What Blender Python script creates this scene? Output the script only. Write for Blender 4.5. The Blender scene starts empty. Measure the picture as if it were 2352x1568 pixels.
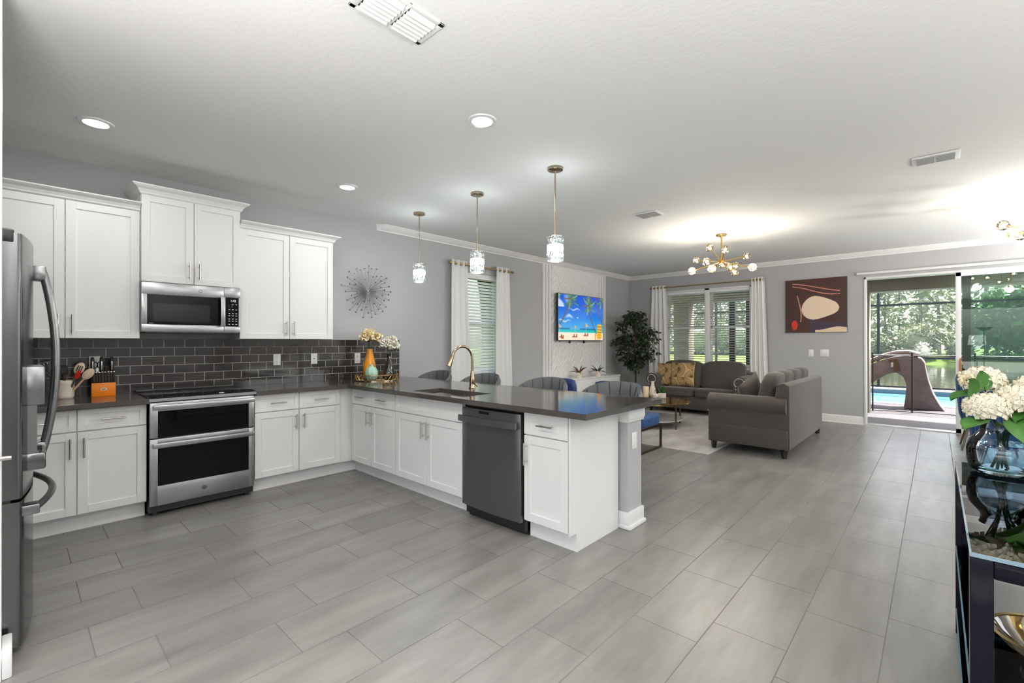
import bpy, bmesh, math, random
from mathutils import Vector, Matrix
random.seed(7)
S = bpy.context.scene
COL = S.collection
PI = math.pi

# ---------------------------------------------------------------- camera
cam_d = bpy.data.cameras.new('camera')
cam_d.sensor_width = 36.0
cam_d.lens = 1056.62 / 2352 * 36.0
cam_d.clip_start, cam_d.clip_end = 0.05, 400
cam = bpy.data.objects.new('camera', cam_d)
COL.objects.link(cam)
_y, _p, _r = math.radians(42.656), math.radians(.1058), math.radians(-.0361)
_F = Vector((-math.sin(_y), math.cos(_y), 0)); _R = Vector((math.cos(_y), math.sin(_y), 0)); _U = Vector((0, 0, 1))
_F2 = _F*math.cos(_p) + _U*math.sin(_p); _U2 = _U*math.cos(_p) - _F*math.sin(_p)
_R3 = _R*math.cos(_r) + _U2*math.sin(_r); _U3 = _U2*math.cos(_r) - _R*math.sin(_r)
cam.matrix_world = Matrix(((_R3.x, _U3.x, -_F2.x, 0), (_R3.y, _U3.y, -_F2.y, 0), (_R3.z, _U3.z, -_F2.z, 1.34), (0, 0, 0, 1)))
S.camera = cam

# ---------------------------------------------------------------- world, sun, exposure
w = bpy.data.worlds.new('world'); S.world = w; w.use_nodes = True
wn = w.node_tree.nodes; wl = w.node_tree.links
sky = wn.new('ShaderNodeTexSky'); sky.sky_type = 'NISHITA'; sky.sun_disc = False
sky.sun_elevation = math.radians(60); sky.sun_rotation = math.radians(20); sky.air_density = 1.0; sky.dust_density = 3.0
bg = wn['Background']; bg.inputs['Strength'].default_value = 0.80
hs = wn.new('ShaderNodeHueSaturation'); hs.inputs['Saturation'].default_value = .42
wl.new(sky.outputs[0], hs.inputs['Color']); wl.new(hs.outputs[0], bg.inputs['Color'])
sun_d = bpy.data.lights.new('sun', 'SUN'); sun_d.energy = 20.0; sun_d.angle = math.radians(.6); sun_d.color = (1, .96, .9)
sun = bpy.data.objects.new('sun', sun_d); COL.objects.link(sun)
sun.rotation_euler = Vector((-.15, -.36, -.92)).to_track_quat('-Z', 'Y').to_euler()
S.view_settings.view_transform = 'Standard'; S.view_settings.look = 'None'
S.view_settings.exposure = 0.0; S.view_settings.gamma = 1.0; S.view_settings.use_curve_mapping = False
cy = S.cycles
cy.max_bounces = 10; cy.diffuse_bounces = 5; cy.glossy_bounces = 5; cy.transmission_bounces = 8; cy.transparent_max_bounces = 24
cy.use_denoising = True; cy.sample_clamp_indirect = 6.0; cy.caustics_reflective = False; cy.caustics_refractive = False

# powers of the room lamps and the added fill lamps (used by their builders)
W_CAN, W_PEND, W_CHAND, W_FILL_UP = 11.5, 12.0, 72.0, 125.0
W_FILL_SHADE, W_FILL_DINING = 60.0, 480.0

# ---------------------------------------------------------------- materials
MATS = {}
def mat(name, col, rough=.5, metal=0., spec=.5, emit=None, es=1., alpha=None, trans=0., ior=1.45, bump=None, var=None, coat=0., sheen=0.):
    m = bpy.data.materials.new(name); m.use_nodes = True
    nt = m.node_tree; b = nt.nodes['Principled BSDF']
    b.inputs['Base Color'].default_value = (*col, 1); b.inputs['Roughness'].default_value = rough
    b.inputs['Metallic'].default_value = metal; b.inputs['Specular IOR Level'].default_value = spec
    b.inputs['IOR'].default_value = ior
    if trans: b.inputs['Transmission Weight'].default_value = trans
    if coat: b.inputs['Coat Weight'].default_value = coat; b.inputs['Coat Roughness'].default_value = .05
    if sheen: b.inputs['Sheen Weight'].default_value = sheen; b.inputs['Sheen Roughness'].default_value = .4
    if emit: b.inputs['Emission Color'].default_value = (*emit, 1); b.inputs['Emission Strength'].default_value = es
    tc = None
    if bump or var:
        tc = nt.nodes.new('ShaderNodeTexCoord')
    if bump:   # (scale, strength, distance)
        n = nt.nodes.new('ShaderNodeTexNoise'); n.inputs['Scale'].default_value = bump[0]; n.inputs['Detail'].default_value = 4
        nt.links.new(tc.outputs['Object'], n.inputs['Vector'])
        k = nt.nodes.new('ShaderNodeBump'); k.inputs['Strength'].default_value = bump[1]; k.inputs['Distance'].default_value = bump[2]
        nt.links.new(n.outputs['Fac'], k.inputs['Height']); nt.links.new(k.outputs['Normal'], b.inputs['Normal'])
    if var:    # (scale vector, amount) value noise on the base colour
        mp = nt.nodes.new('ShaderNodeMapping'); mp.inputs['Scale'].default_value = var[0]
        n = nt.nodes.new('ShaderNodeTexNoise'); n.inputs['Scale'].default_value = 1; n.inputs['Detail'].default_value = 5
        nt.links.new(tc.outputs['Object'], mp.inputs['Vector']); nt.links.new(mp.outputs[0], n.inputs['Vector'])
        r = nt.nodes.new('ShaderNodeMapRange'); r.inputs['From Min'].default_value = .3; r.inputs['From Max'].default_value = .7
        r.inputs['To Min'].default_value = 1-var[1]; r.inputs['To Max'].default_value = 1+var[1]
        nt.links.new(n.outputs['Fac'], r.inputs['Value'])
        mx = nt.nodes.new('ShaderNodeMix'); mx.data_type = 'RGBA'; mx.blend_type = 'MULTIPLY'; mx.inputs['Factor'].default_value = 1
        mx.inputs['A'].default_value = (*col, 1); nt.links.new(r.outputs[0], mx.inputs['B'])
        nt.links.new(mx.outputs['Result'], b.inputs['Base Color'])
    MATS[name] = m
    return m

def clear_mat(name, tint, gloss=.08, rough=.02, solid=0., solid_col=(1, 1, 1), fres=1.45):
    """thin glass / mesh: transparent tint + fresnel gloss + optional diffuse share"""
    m = bpy.data.materials.new(name); m.use_nodes = True; nt = m.node_tree; nt.nodes.clear()
    out = nt.nodes.new('ShaderNodeOutputMaterial'); tr = nt.nodes.new('ShaderNodeBsdfTransparent'); tr.inputs[0].default_value = (*tint, 1)
    last = tr.outputs[0]
    if solid:
        d = nt.nodes.new('ShaderNodeBsdfDiffuse'); d.inputs[0].default_value = (*solid_col, 1)
        mx = nt.nodes.new('ShaderNodeMixShader'); mx.inputs[0].default_value = solid
        nt.links.new(last, mx.inputs[1]); nt.links.new(d.outputs[0], mx.inputs[2]); last = mx.outputs[0]
    if gloss:
        g = nt.nodes.new('ShaderNodeBsdfGlossy'); g.inputs['Roughness'].default_value = rough
        f = nt.nodes.new('ShaderNodeFresnel'); f.inputs[0].default_value = fres
        mt = nt.nodes.new('ShaderNodeMath'); mt.operation = 'ADD'; mt.inputs[1].default_value = gloss - .04
        nt.links.new(f.outputs[0], mt.inputs[0])
        mx = nt.nodes.new('ShaderNodeMixShader'); nt.links.new(mt.outputs[0], mx.inputs[0])
        nt.links.new(last, mx.inputs[1]); nt.links.new(g.outputs[0], mx.inputs[2]); last = mx.outputs[0]
    nt.links.new(last, out.inputs[0]); MATS[name] = m
    return m

def brick_mat(name, uaxis, vaxis, uo, vo, bw, rh, mortar, c1, c2, cm, rough, offset=.5, freq=2, streak=None, bumpd=.002, mrough=.6, wob=0., spec=.5):
    m = bpy.data.materials.new(name); m.use_nodes = True; nt = m.node_tree; b = nt.nodes['Principled BSDF']
    g = nt.nodes.new('ShaderNodeNewGeometry'); sp = nt.nodes.new('ShaderNodeSeparateXYZ'); nt.links.new(g.outputs['Position'], sp.inputs[0])
    cb = nt.nodes.new('ShaderNodeCombineXYZ')
    for ax, o, k in ((uaxis, uo, 0), (vaxis, vo, 1)):
        a = nt.nodes.new('ShaderNodeMath'); a.operation = 'SUBTRACT'; a.inputs[1].default_value = o
        nt.links.new(sp.outputs[ax], a.inputs[0]); nt.links.new(a.outputs[0], cb.inputs[k])
    br = nt.nodes.new('ShaderNodeTexBrick'); br.offset = offset; br.offset_frequency = freq; br.squash = 1
    br.inputs['Scale'].default_value = 1; br.inputs['Brick Width'].default_value = bw; br.inputs['Row Height'].default_value = rh
    br.inputs['Mortar Size'].default_value = mortar; br.inputs['Mortar Smooth'].default_value = .1; br.inputs['Bias'].default_value = 0
    br.inputs['Color1'].default_value = (*c1, 1); br.inputs['Color2'].default_value = (*c2, 1); br.inputs['Mortar'].default_value = (*cm, 1)
    nt.links.new(cb.outputs[0], br.inputs['Vector'])
    colout = br.outputs['Color']
    if streak:   # (scale u, scale v, amount)
        mp = nt.nodes.new('ShaderNodeMapping'); mp.inputs['Scale'].default_value = (streak[0], streak[1], 1)
        nt.links.new(cb.outputs[0], mp.inputs['Vector'])
        n = nt.nodes.new('ShaderNodeTexNoise'); n.inputs['Scale'].default_value = 1; n.inputs['Detail'].default_value = 6; n.inputs['Roughness'].default_value = .62
        nt.links.new(mp.outputs[0], n.inputs['Vector'])
        r = nt.nodes.new('ShaderNodeMapRange'); r.inputs['From Min'].default_value = .28; r.inputs['From Max'].default_value = .72
        r.inputs['To Min'].default_value = 1-streak[2]; r.inputs['To Max'].default_value = 1+streak[2]; nt.links.new(n.outputs['Fac'], r.inputs['Value'])
        mx = nt.nodes.new('ShaderNodeMix'); mx.data_type = 'RGBA'; mx.blend_type = 'MULTIPLY'; mx.inputs['Factor'].default_value = 1
        nt.links.new(colout, mx.inputs['A']); nt.links.new(r.outputs[0], mx.inputs['B']); colout = mx.outputs['Result']
    nt.links.new(colout, b.inputs['Base Color'])
    rr = nt.nodes.new('ShaderNodeMapRange'); rr.inputs['To Min'].default_value = rough; rr.inputs['To Max'].default_value = mrough
    nt.links.new(br.outputs['Fac'], rr.inputs['Value']); nt.links.new(rr.outputs[0], b.inputs['Roughness'])
    b.inputs['Specular IOR Level'].default_value = spec
    iv = nt.nodes.new('ShaderNodeMath'); iv.operation = 'SUBTRACT'; iv.inputs[0].default_value = 1; nt.links.new(br.outputs['Fac'], iv.inputs[1])
    hsock = iv.outputs[0]
    if wob:
        n2 = nt.nodes.new('ShaderNodeTexNoise'); n2.inputs['Scale'].default_value = 9; nt.links.new(cb.outputs[0], n2.inputs['Vector'])
        ma = nt.nodes.new('ShaderNodeMath'); ma.operation = 'MULTIPLY_ADD'; ma.inputs[1].default_value = wob
        nt.links.new(n2.outputs['Fac'], ma.inputs[0]); nt.links.new(hsock, ma.inputs[2]); hsock = ma.outputs[0]
    k = nt.nodes.new('ShaderNodeBump'); k.inputs['Strength'].default_value = 1; k.inputs['Distance'].default_value = bumpd
    nt.links.new(hsock, k.inputs['Height']); nt.links.new(k.outputs['Normal'], b.inputs['Normal'])
    MATS[name] = m
    return m

def vcol_mat(name, emissive, strength=1., rough=.5):
    m = bpy.data.materials.new(name); m.use_nodes = True; nt = m.node_tree; b = nt.nodes['Principled BSDF']
    a = nt.nodes.new('ShaderNodeVertexColor'); a.layer_name = 'picture'
    b.inputs['Roughness'].default_value = rough
    if emissive:
        b.inputs['Base Color'].default_value = (.01, .01, .01, 1)
        nt.links.new(a.outputs[0], b.inputs['Emission Color']); b.inputs['Emission Strength'].default_value = strength
    else:
        nt.links.new(a.outputs[0], b.inputs['Base Color'])
    MATS[name] = m
    return m

WALLC = (.41, .41, .42)
M = MATS
mat('wall_paint', WALLC, .7, bump=(160, .12, .002))
mat('ceiling_paint', (.80, .80, .785), .8, bump=(34, .35, .006))
mat('white_trim', (.78, .78, .77), .4)
mat('cabinet_white', (.80, .795, .785), .36)
mat('nickel', (.55, .53, .50), .28, 1)
mat('steel', (.37, .37, .38), .30, 1, var=((1.5, 1.5, 40), .05))
mat('fridge_bar', (.22, .22, .225), .28, 1)
mat('dark_steel', (.15, .15, .155), .20, 1, var=((40, 1.5, 1.5), .05))
mat('dishwasher_steel', (.20, .20, .205), .33, .9)
mat('chrome', (.75, .75, .76), .12, 1)
mat('black_plastic', (.012, .012, .013), .35)
mat('black_glass', (.004, .004, .005), .05, spec=.16)
mat('oven_glass', (.003, .003, .003), .06, spec=.15)
mat('mw_window', (.013, .013, .014), .10, spec=.25)
mat('screen_text', (.7, .72, .75), .5)
mat('lit_digits', (.02, .02, .02), .4, emit=(.8, .9, 1), es=1.2)
mat('quartz', (.062, .055, .051), .10, spec=.42, var=((40, 40, 40), .10))
mat('sink_steel', (.45, .42, .40), .2, 1)
mat('bronze_nickel', (.42, .34, .25), .22, 1)
mat('faucet_bronze', (.36, .28, .19), .2, 1)
mat('brass', (.72, .46, .16), .22, 1)
mat('gold_rod', (.45, .33, .14), .3, 1)
mat('bulb', (1, 1, 1), .5, emit=(1, .86, .62), es=26)
mat('bulb_white', (1, 1, 1), .5, emit=(.93, 1, 1), es=3.2)
mat('can_lens', (1, 1, 1), .5, emit=(1, .99, .96), es=9)
clear_mat('globe_glass', (.99, .93, .80), .12, .08, fres=1.5)
clear_mat('crystal', (.93, .98, 1.0), .24, .10, fres=1.5)
clear_mat('door_glass', (.74, .86, .82), .07, .0)
clear_mat('window_glass', (.96, .97, .97), .05, .0)
clear_mat('shelf_glass', (.84, .92, .915), .09, .0, fres=1.5)
clear_mat('glass_edge', (.35, .62, .75), .25, .05, .45, (.35, .6, .78))
clear_mat('vase_glass', (.84, .92, .98), .07, .02, fres=1.4)
clear_mat('vase_water', (.90, .95, .99), .05, .02, fres=1.2)
clear_mat('table_glass', (.50, .47, .44), .10, .02)
clear_mat('amber_glass', (.92, .76, .46), .14, .05, .10, (.7, .45, .15))
clear_mat('fence_mesh', (.86, .86, .88), 0, solid=.10, solid_col=(.05, .05, .06))
clear_mat('cage_mesh', (.90, .92, .92), 0, solid=.06, solid_col=(.8, .82, .82))  # light diffuse share lays a haze over the view behind
mat('velvet_grey', (.085, .088, .09), .55, sheen=.25)
mat('velvet_blue', (.008, .028, .12), .5, sheen=.15)
mat('chair_blue', (.008, .05, .17), .45, sheen=.12)
mat('sofa_fabric', (.064, .054, .048), .9, bump=(320, .5, .002), var=((90, 90, 90), .3), sheen=.25)
mat('nail_head', (.75, .74, .70), .25, 1)
mat('dark_wood', (.010, .008, .007), .35)
mat('gold_cushion', (.50, .33, .15), .7, sheen=.3)
mat('cushion_line', (.10, .055, .02), .8)
mat('bronze_frame', (.18, .15, .12), .3, 1)
mat('curtain', (.80, .80, .79), .85)
mat('blind_white', (.80, .81, .82), .5)
mat('starburst_metal', (.30, .30, .31), .35, 1)
clear_mat('blind_glow', (1, 1, 1), 0)
nt_ = MATS['blind_glow'].node_tree; nt_.nodes.clear()
_o = nt_.nodes.new('ShaderNodeOutputMaterial'); _a = nt_.nodes.new('ShaderNodeBsdfDiffuse'); _t = nt_.nodes.new('ShaderNodeBsdfTranslucent'); _m = nt_.nodes.new('ShaderNodeMixShader')
_a.inputs[0].default_value = _t.inputs[0].default_value = (.88, .90, .92, 1); _m.inputs[0].default_value = .55
nt_.links.new(_a.outputs[0], _m.inputs[1]); nt_.links.new(_t.outputs[0], _m.inputs[2]); nt_.links.new(_m.outputs[0], _o.inputs[0])
mat('leaf_dark', (.016, .030, .012), .35)
mat('leaf_mid', (.05, .10, .025), .4)
mat('bark', (.05, .032, .022), .8)
mat('petal_white', (.82, .78, .68), .7)
mat('petal_cream', (.86, .74, .48), .7)
mat('petal_ivory', (.80, .74, .60), .75)
mat('hyd_leaf_light', (.13, .24, .03), .5)
mat('hyd_leaf', (.04, .13, .02), .5, var=((12, 12, 12), .3))
mat('stem_green', (.03, .055, .02), .5)
mat('orange_glaze', (.80, .30, .015), .16, var=((14, 14, 5), .35), coat=.3)
mat('mint_glaze', (.36, .60, .47), .2, coat=.3)
mat('black_glaze', (.012, .010, .012), .12, coat=.3)
mat('tray_mirror', (.30, .28, .26), .08, 1)
mat('ceramic_cream', (.74, .66, .56), .4)
mat('ceramic_beige', (.62, .48, .34), .5)
mat('wood_light', (.72, .48, .25), .5, var=((8, 8, 40), .12))
mat('wood_pale', (.75, .58, .42), .5)
mat('wood_dark', (.10, .045, .02), .5)
mat('red_silicone', (.55, .02, .01), .4)
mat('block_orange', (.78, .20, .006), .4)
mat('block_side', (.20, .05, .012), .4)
mat('black_handle', (.008, .008, .009), .45, spec=.25)
mat('plate_white', (.78, .77, .76), .35)
mat('slot_dark', (.05, .05, .05), .6)
mat('vent_white', (.80, .80, .79), .45)
mat('vent_grille', (.36, .36, .36), .7)
mat('panel_white', (.80, .80, .79), .45)
mat('rug', (.42, .40, .38), .95, bump=(120, .6, .006), var=((5, 2.2, 5), .28), sheen=.2)
mat('black_gloss', (.004, .004, .008), .12, spec=.14)
mat('orange_wood', (.35, .10, .02), .4)
mat('gunmetal', (.25, .26, .27), .25, 1)
mat('stucco', (.36, .32, .25), .9, bump=(60, .3, .004))
mat('lanai_soffit', (.40, .36, .29), .9)
mat('cage_black', (.012, .014, .016), .5)
mat('slide_stone', (.27, .195, .19), .6, bump=(14, .5, .02), var=((5, 5, 5), .18))
mat('slide_orange', (.50, .26, .16), .6)
mat('slide_patch', (.16, .09, .05), .6)
mat('pool_tile', (.10, .16, .22), .2)
mat('coping', (.34, .32, .30), .7)
mat('pool_water', (.16, .38, .42), .06, bump=(3, .35, .05), var=((2.5, 2.5, 1), .25))
mat('pond_water', (.05, .055, .03), .05, bump=(1.6, .25, .05))
mat("grass", (.09, .15, .006), .9, var=((.5, .5, .5), .25))
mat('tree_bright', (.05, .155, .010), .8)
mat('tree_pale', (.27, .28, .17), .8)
mat("tree_pine", (.34, .37, .25), .8)  # pale because haze is mixed into the green
mat('tree_trunk', (.26, .24, .22), .9)
mat('yellow_flower', (.55, .42, .08), .7)
mat('candle_wax', (.80, .62, .42), .6)
mat('succulent', (.03, .10, .025), .5)
mat('white_gloss', (.80, .80, .80), .2)
brick_mat('floor_tile', 'Y', 'X', 2.275-.61*8, -1.0938-.3077*40, .61, .3077, .0026, (.215, .204, .193), (.182, .173, .164), (.135, .127, .119), .33, offset=.333, freq=2, streak=(1.6, 7.5, .26), bumpd=.0015, mrough=.8, spec=.55)
brick_mat('splash_tile', 'Y', 'Z', -.02, .912, .1545, .0768, .0024, (.030, .026, .024), (.040, .036, .033), (.42, .40, .37), .07, bumpd=.004, mrough=.7, wob=.03)
brick_mat('paver', 'X', 'Y', 0, 0, .24, .12, .006, (.088, .078, .086), (.068, .060, .067), (.04, .036, .039), .8, bumpd=.003)
vcol_mat('tv_picture', True, 1.0, .2)
vcol_mat('art_picture', False, 1, .6)

# ---------------------------------------------------------------- mesh helpers
class MB:
    def __init__(s): s.v = []; s.f = []; s.m = []; s.mats = []; s.cur = 0
    def use(s, name):
        if name not in s.mats: s.mats.append(name)
        s.cur = s.mats.index(name); return s
    def add(s, vs, fs):
        o = len(s.v); s.v += [tuple(p) for p in vs]
        for f in fs: s.f.append(tuple(i+o for i in f)); s.m.append(s.cur)
        return s
    def bm(s, b):
        b.verts.ensure_lookup_table()
        for i, q in enumerate(b.verts): q.index = i
        s.add([q.co for q in b.verts], [[q.index for q in f.verts] for f in b.faces]); b.free(); return s
    def box(s, a, b, bev=0., seg=2):
        x0, y0, z0 = a; x1, y1, z1 = b
        vs = [(x0, y0, z0), (x1, y0, z0), (x1, y1, z0), (x0, y1, z0), (x0, y0, z1), (x1, y0, z1), (x1, y1, z1), (x0, y1, z1)]
        fs = [(3, 2, 1, 0), (4, 5, 6, 7), (0, 1, 5, 4), (1, 2, 6, 5), (2, 3, 7, 6), (3, 0, 4, 7)]
        if not bev: return s.add(vs, fs)
        q = bmesh.new(); vv = [q.verts.new(p) for p in vs]
        for f in fs: q.faces.new([vv[i] for i in f])
        bmesh.ops.bevel(q, geom=q.edges[:], offset=bev, segments=seg, profile=.5, affect='EDGES')
        return s.bm(q)
    def tube(s, pts, r, n=8, closed=False, cap=True, flat=1.):
        pts = [Vector(p) for p in pts]; N = len(pts)
        rs = r if isinstance(r, (list, tuple)) else [r]*N
        tang = []
        for i in range(N):
            if closed: t = pts[(i+1) % N]-pts[i-1]
            else: t = pts[min(i+1, N-1)]-pts[max(i-1, 0)]
            tang.append(t.normalized() if t.length > 1e-9 else Vector((0, 0, 1)))
        up = Vector((0, 0, 1)) if abs(tang[0].z) < .9 else Vector((1, 0, 0))
        nrm = (up-tang[0]*up.dot(tang[0])).normalized()
        vs = []
        for i in range(N):
            nrm = nrm-tang[i]*nrm.dot(tang[i])
            nrm = nrm.normalized() if nrm.length > 1e-6 else tang[i].orthogonal().normalized()
            bi = tang[i].cross(nrm)
            for k in range(n):
                a = 2*PI*k/n
                vs.append(pts[i]+(nrm*math.cos(a)+bi*math.sin(a)*flat)*rs[i])
        fs = []
        for i in range(N if closed else N-1):
            j = (i+1) % N
            for k in range(n):
                l = (k+1) % n
                fs.append((i*n+k, i*n+l, j*n+l, j*n+k))
        if cap and not closed: fs += [tuple(range(n))[::-1], tuple((N-1)*n+k for k in range(n))]
        return s.add(vs, fs)
    def cyl(s, p0, p1, r, r2=None, n=16): return s.tube([p0, p1], [r, r if r2 is None else r2], n)
    def lathe(s, prof, c=(0, 0, 0), n=32, f=None, axis='z', cap=False):
        vs = []; fs = []
        for i, (r, z) in enumerate(prof):
            for k in range(n):
                a = 2*PI*k/n; rr = r*(f(a, z) if f else 1)
                p = (rr*math.cos(a), rr*math.sin(a), z)
                if axis == 'x': p = (p[2], p[0], p[1])
                if axis == 'y': p = (p[0], p[2], p[1])
                vs.append((c[0]+p[0], c[1]+p[1], c[2]+p[2]))
        for i in range(len(prof)-1):
            for k in range(n):
                l = (k+1) % n; fs.append((i*n+k, i*n+l, (i+1)*n+l, (i+1)*n+k))
        if cap and prof[0][0] > 1e-6: fs.append(tuple(range(n))[::-1])
        if cap and prof[-1][0] > 1e-6: fs.append(tuple((len(prof)-1)*n+k for k in range(n)))
        return s.add(vs, fs)
    def sph(s, c, r, n=12, m=8, sc=(1, 1, 1)):
        vs = []; fs = []
        for i in range(m+1):
            t = PI*i/m
            for k in range(n):
                a = 2*PI*k/n
                vs.append((c[0]+r*sc[0]*math.sin(t)*math.cos(a), c[1]+r*sc[1]*math.sin(t)*math.sin(a), c[2]-r*sc[2]*math.cos(t)))
        for i in range(m):
            for k in range(n):
                l = (k+1) % n; fs.append((i*n+k, i*n+l, (i+1)*n+l, (i+1)*n+k))
        return s.add(vs, fs)
    def sbox(s, c, size, p=6, n=8, fn=None):
        """soft box (superellipsoid cube)"""
        q = {}; fs = []
        vs = []
        def idx(P):
            key = tuple(round(t, 5) for t in P)
            if key not in q:
                nn = (abs(P[0])**p+abs(P[1])**p+abs(P[2])**p)**(1/p)
                d = [P[i]/nn*size[i]/2 for i in range(3)]
                if fn: d = fn(d)
                q[key] = len(vs); vs.append((c[0]+d[0], c[1]+d[1], c[2]+d[2]))
            return q[key]
        def tn(t): return math.tan((t*2-1)*PI/4*.98)/math.tan(PI/4*.98)
        for ax in range(3):
            for sg in (-1, 1):
                for i in range(n):
                    for j in range(n):
                        quad = []
                        for (a, b) in ((i, j), (i+1, j), (i+1, j+1), (i, j+1)):
                            P = [0, 0, 0]; P[ax] = sg; P[(ax+1) % 3] = tn(a/n); P[(ax+2) % 3] = tn(b/n)
                            quad.append(idx(P))
                        fs.append(tuple(quad if sg > 0 else quad[::-1]))
        return s.add(vs, fs)
    def prism(s, poly, d0, d1, plane='xz', bev=0.):
        n = len(poly)
        def pt(u, v, d): return {'xz': (u, d, v), 'yz': (d, u, v), 'xy': (u, v, d)}[plane]
        vs = [pt(u, v, d0) for u, v in poly]+[pt(u, v, d1) for u, v in poly]
        fs = [tuple(range(n)), tuple(range(2*n-1, n-1, -1))]+[(i, i+n, (i+1) % n+n, (i+1) % n) for i in range(n)]
        q = bmesh.new(); vv = [q.verts.new(p) for p in vs]
        for f in fs: q.faces.new([vv[i] for i in f])
        bmesh.ops.recalc_face_normals(q, faces=q.faces[:])
        if bev: bmesh.ops.bevel(q, geom=q.edges[:], offset=bev, segments=2, profile=.5, affect='EDGES')
        bmesh.ops.triangulate(q, faces=[f for f in q.faces if len(f.verts) > 4])
        return s.bm(q)
    def grid(s, nu, nv, fn):
        vs = [fn(i/nu, j/nv) for j in range(nv+1) for i in range(nu+1)]
        fs = [(j*(nu+1)+i, j*(nu+1)+i+1, (j+1)*(nu+1)+i+1, (j+1)*(nu+1)+i) for j in range(nv) for i in range(nu)]
        return s.add(vs, fs)
    def leaf(s, p, d, up, L, W, bend=.15):
        d = Vector(d).normalized(); up = Vector(up); side = d.cross(up)
        side = side.normalized() if side.length > 1e-4 else d.orthogonal().normalized()
        nn = side.cross(d); p = Vector(p)
        a = p; b = p+d*L*.45+side*W*.5-nn*bend*L*.3; c = p+d*L-nn*bend*L; e = p+d*L*.45-side*W*.5-nn*bend*L*.3; m = p+d*L*.45
        return s.add([a, b, c, e, m], [(0, 1, 4), (1, 2, 4), (2, 3, 4), (3, 0, 4)])
    def xf(s, mtx, start=0):
        for i in range(start, len(s.v)): s.v[i] = tuple(mtx @ Vector(s.v[i]))
        return s
    def mesh(s, name, mname=None, smooth=40):
        me = bpy.data.meshes.new(name); me.from_pydata(s.v, [], s.f)
        names = s.mats or [mname]
        for k in names: me.materials.append(MATS[k])
        if s.mats: me.polygons.foreach_set('material_index', s.m)
        if smooth:
            me.polygons.foreach_set('use_smooth', [True]*len(me.polygons))
            me.set_sharp_from_angle(angle=math.radians(smooth))
        me.update(); return me
    def build(s, name, mname=None, parent=None, loc=None, smooth=40):
        o = bpy.data.objects.new(name, s.mesh(name, mname, smooth)); COL.objects.link(o)
        if parent: o.parent = parent
        if loc: o.location = loc
        return o

def tag(o, label, cat, group=None, kind=None):
    o['label'] = label; o['category'] = cat
    if group: o['group'] = group
    if kind: o['kind'] = kind
    return o
def thing(name, label, cat, loc=(0, 0, 0), rz=0., group=None):
    o = bpy.data.objects.new(name, None); COL.objects.link(o); o.empty_display_size = .1
    o.location = loc; o.rotation_euler = (0, 0, rz); return tag(o, label, cat, group)
def struct(o): o['kind'] = 'structure'; return o
def dup(o, loc, rz=None, label=None, parent=None):
    c = o.copy(); COL.objects.link(c)
    if parent: c.parent = parent
    else:
        c.location = loc
        if rz is not None: c.rotation_euler = (0, 0, rz)
        if label: c['label'] = label
    for ch in list(o.children): dup(ch, None, parent=c)
    return c
def lamp(name, kind, loc, power, parent=None, color=(1, 1, 1), size=.1, rot=None):
    d = bpy.data.lights.new(name, kind); d.energy = power; d.color = color
    if kind == 'AREA': d.shape = 'DISK'; d.size = size
    else: d.shadow_soft_size = size
    o = bpy.data.objects.new(name, d); COL.objects.link(o); o.location = loc
    if rot: o.rotation_euler = rot
    if parent: o.parent = parent
    return o
def picture(name, w, h, nx, nz, fn, mname, parent, loc):
    """flat picture of coloured cells in the local x-z plane, facing -y"""
    vs = [(w*i/nx, 0, h*j/nz) for j in range(nz+1) for i in range(nx+1)]
    fs = [(j*(nx+1)+i, j*(nx+1)+i+1, (j+1)*(nx+1)+i+1, (j+1)*(nx+1)+i) for j in range(nz) for i in range(nx)]
    me = bpy.data.meshes.new(name); me.from_pydata(vs, [], fs); me.materials.append(MATS[mname])
    a = me.color_attributes.new('picture', 'FLOAT_COLOR', 'POINT')
    buf = []
    for (x, y, z) in vs:
        c = fn(x/w, z/h); buf += [*(((t/255)/12.92 if t/255 <= .04045 else ((t/255+.055)/1.055)**2.4) for t in c), 1.]
    a.data.foreach_set('color', buf)
    o = bpy.data.objects.new(name, me); COL.objects.link(o); o.parent = parent; o.location = loc
    return o
ORD = ['first', 'second', 'third', 'fourth', 'fifth', 'sixth', 'seventh', 'eighth', 'ninth', 'tenth', 'eleventh', 'twelfth']

# ================================================================ the room
XW, YB, ZC = -5.04, 9.33, 2.79
struct(MB().box((-5.24, -3.2, -.12), (3.8, 9.40, 0)).build('floor', 'floor_tile', smooth=0))
struct(MB().box((-5.24, -3.2, ZC), (3.8, 9.53, ZC+.12)).build('ceiling', 'ceiling_paint', smooth=0))
def wall_open(name, axis, pos0, pos1, a0, a1, holes, zt=ZC):
    b = MB()
    def bx(u0, u1, z0, z1):
        if u1-u0 < 1e-4 or z1-z0 < 1e-4: return
        b.box((pos0, u0, z0), (pos1, u1, z1)) if axis == 'x' else b.box((u0, pos0, z0), (u1, pos1, z1))
    u = a0
    for (h0, h1, z0, z1) in sorted(holes):
        bx(u, h0, 0, zt); bx(h0, h1, 0, z0); bx(h0, h1, z1, zt); u = h1
    bx(u, a1, 0, zt)
    return struct(b.build(name, 'wall_paint', smooth=0))
wall_open('wall_left', 'x', XW-.2, XW, -3.2, 9.53, [(4.36, 5.24, .82, 2.37)])
wall_open('wall_back', 'y', YB, YB+.2, XW, 3.8, [(-4.22, -2.53, .84, 2.41), (-.85, 3.3, 0, 2.385)])
wall_open('wall_right', 'x', 3.6, 3.8, -3.2, YB, [(4.2, 7.4, .5, 2.3)])  # its unseen opening is added to let daylight in
wall_open('wall_front', 'y', -3.2, -3.0, XW, 3.6, [(-2.5, 3.3, .1, 2.45)])  # wide opening behind the camera, added for frontal daylight fill
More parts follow.
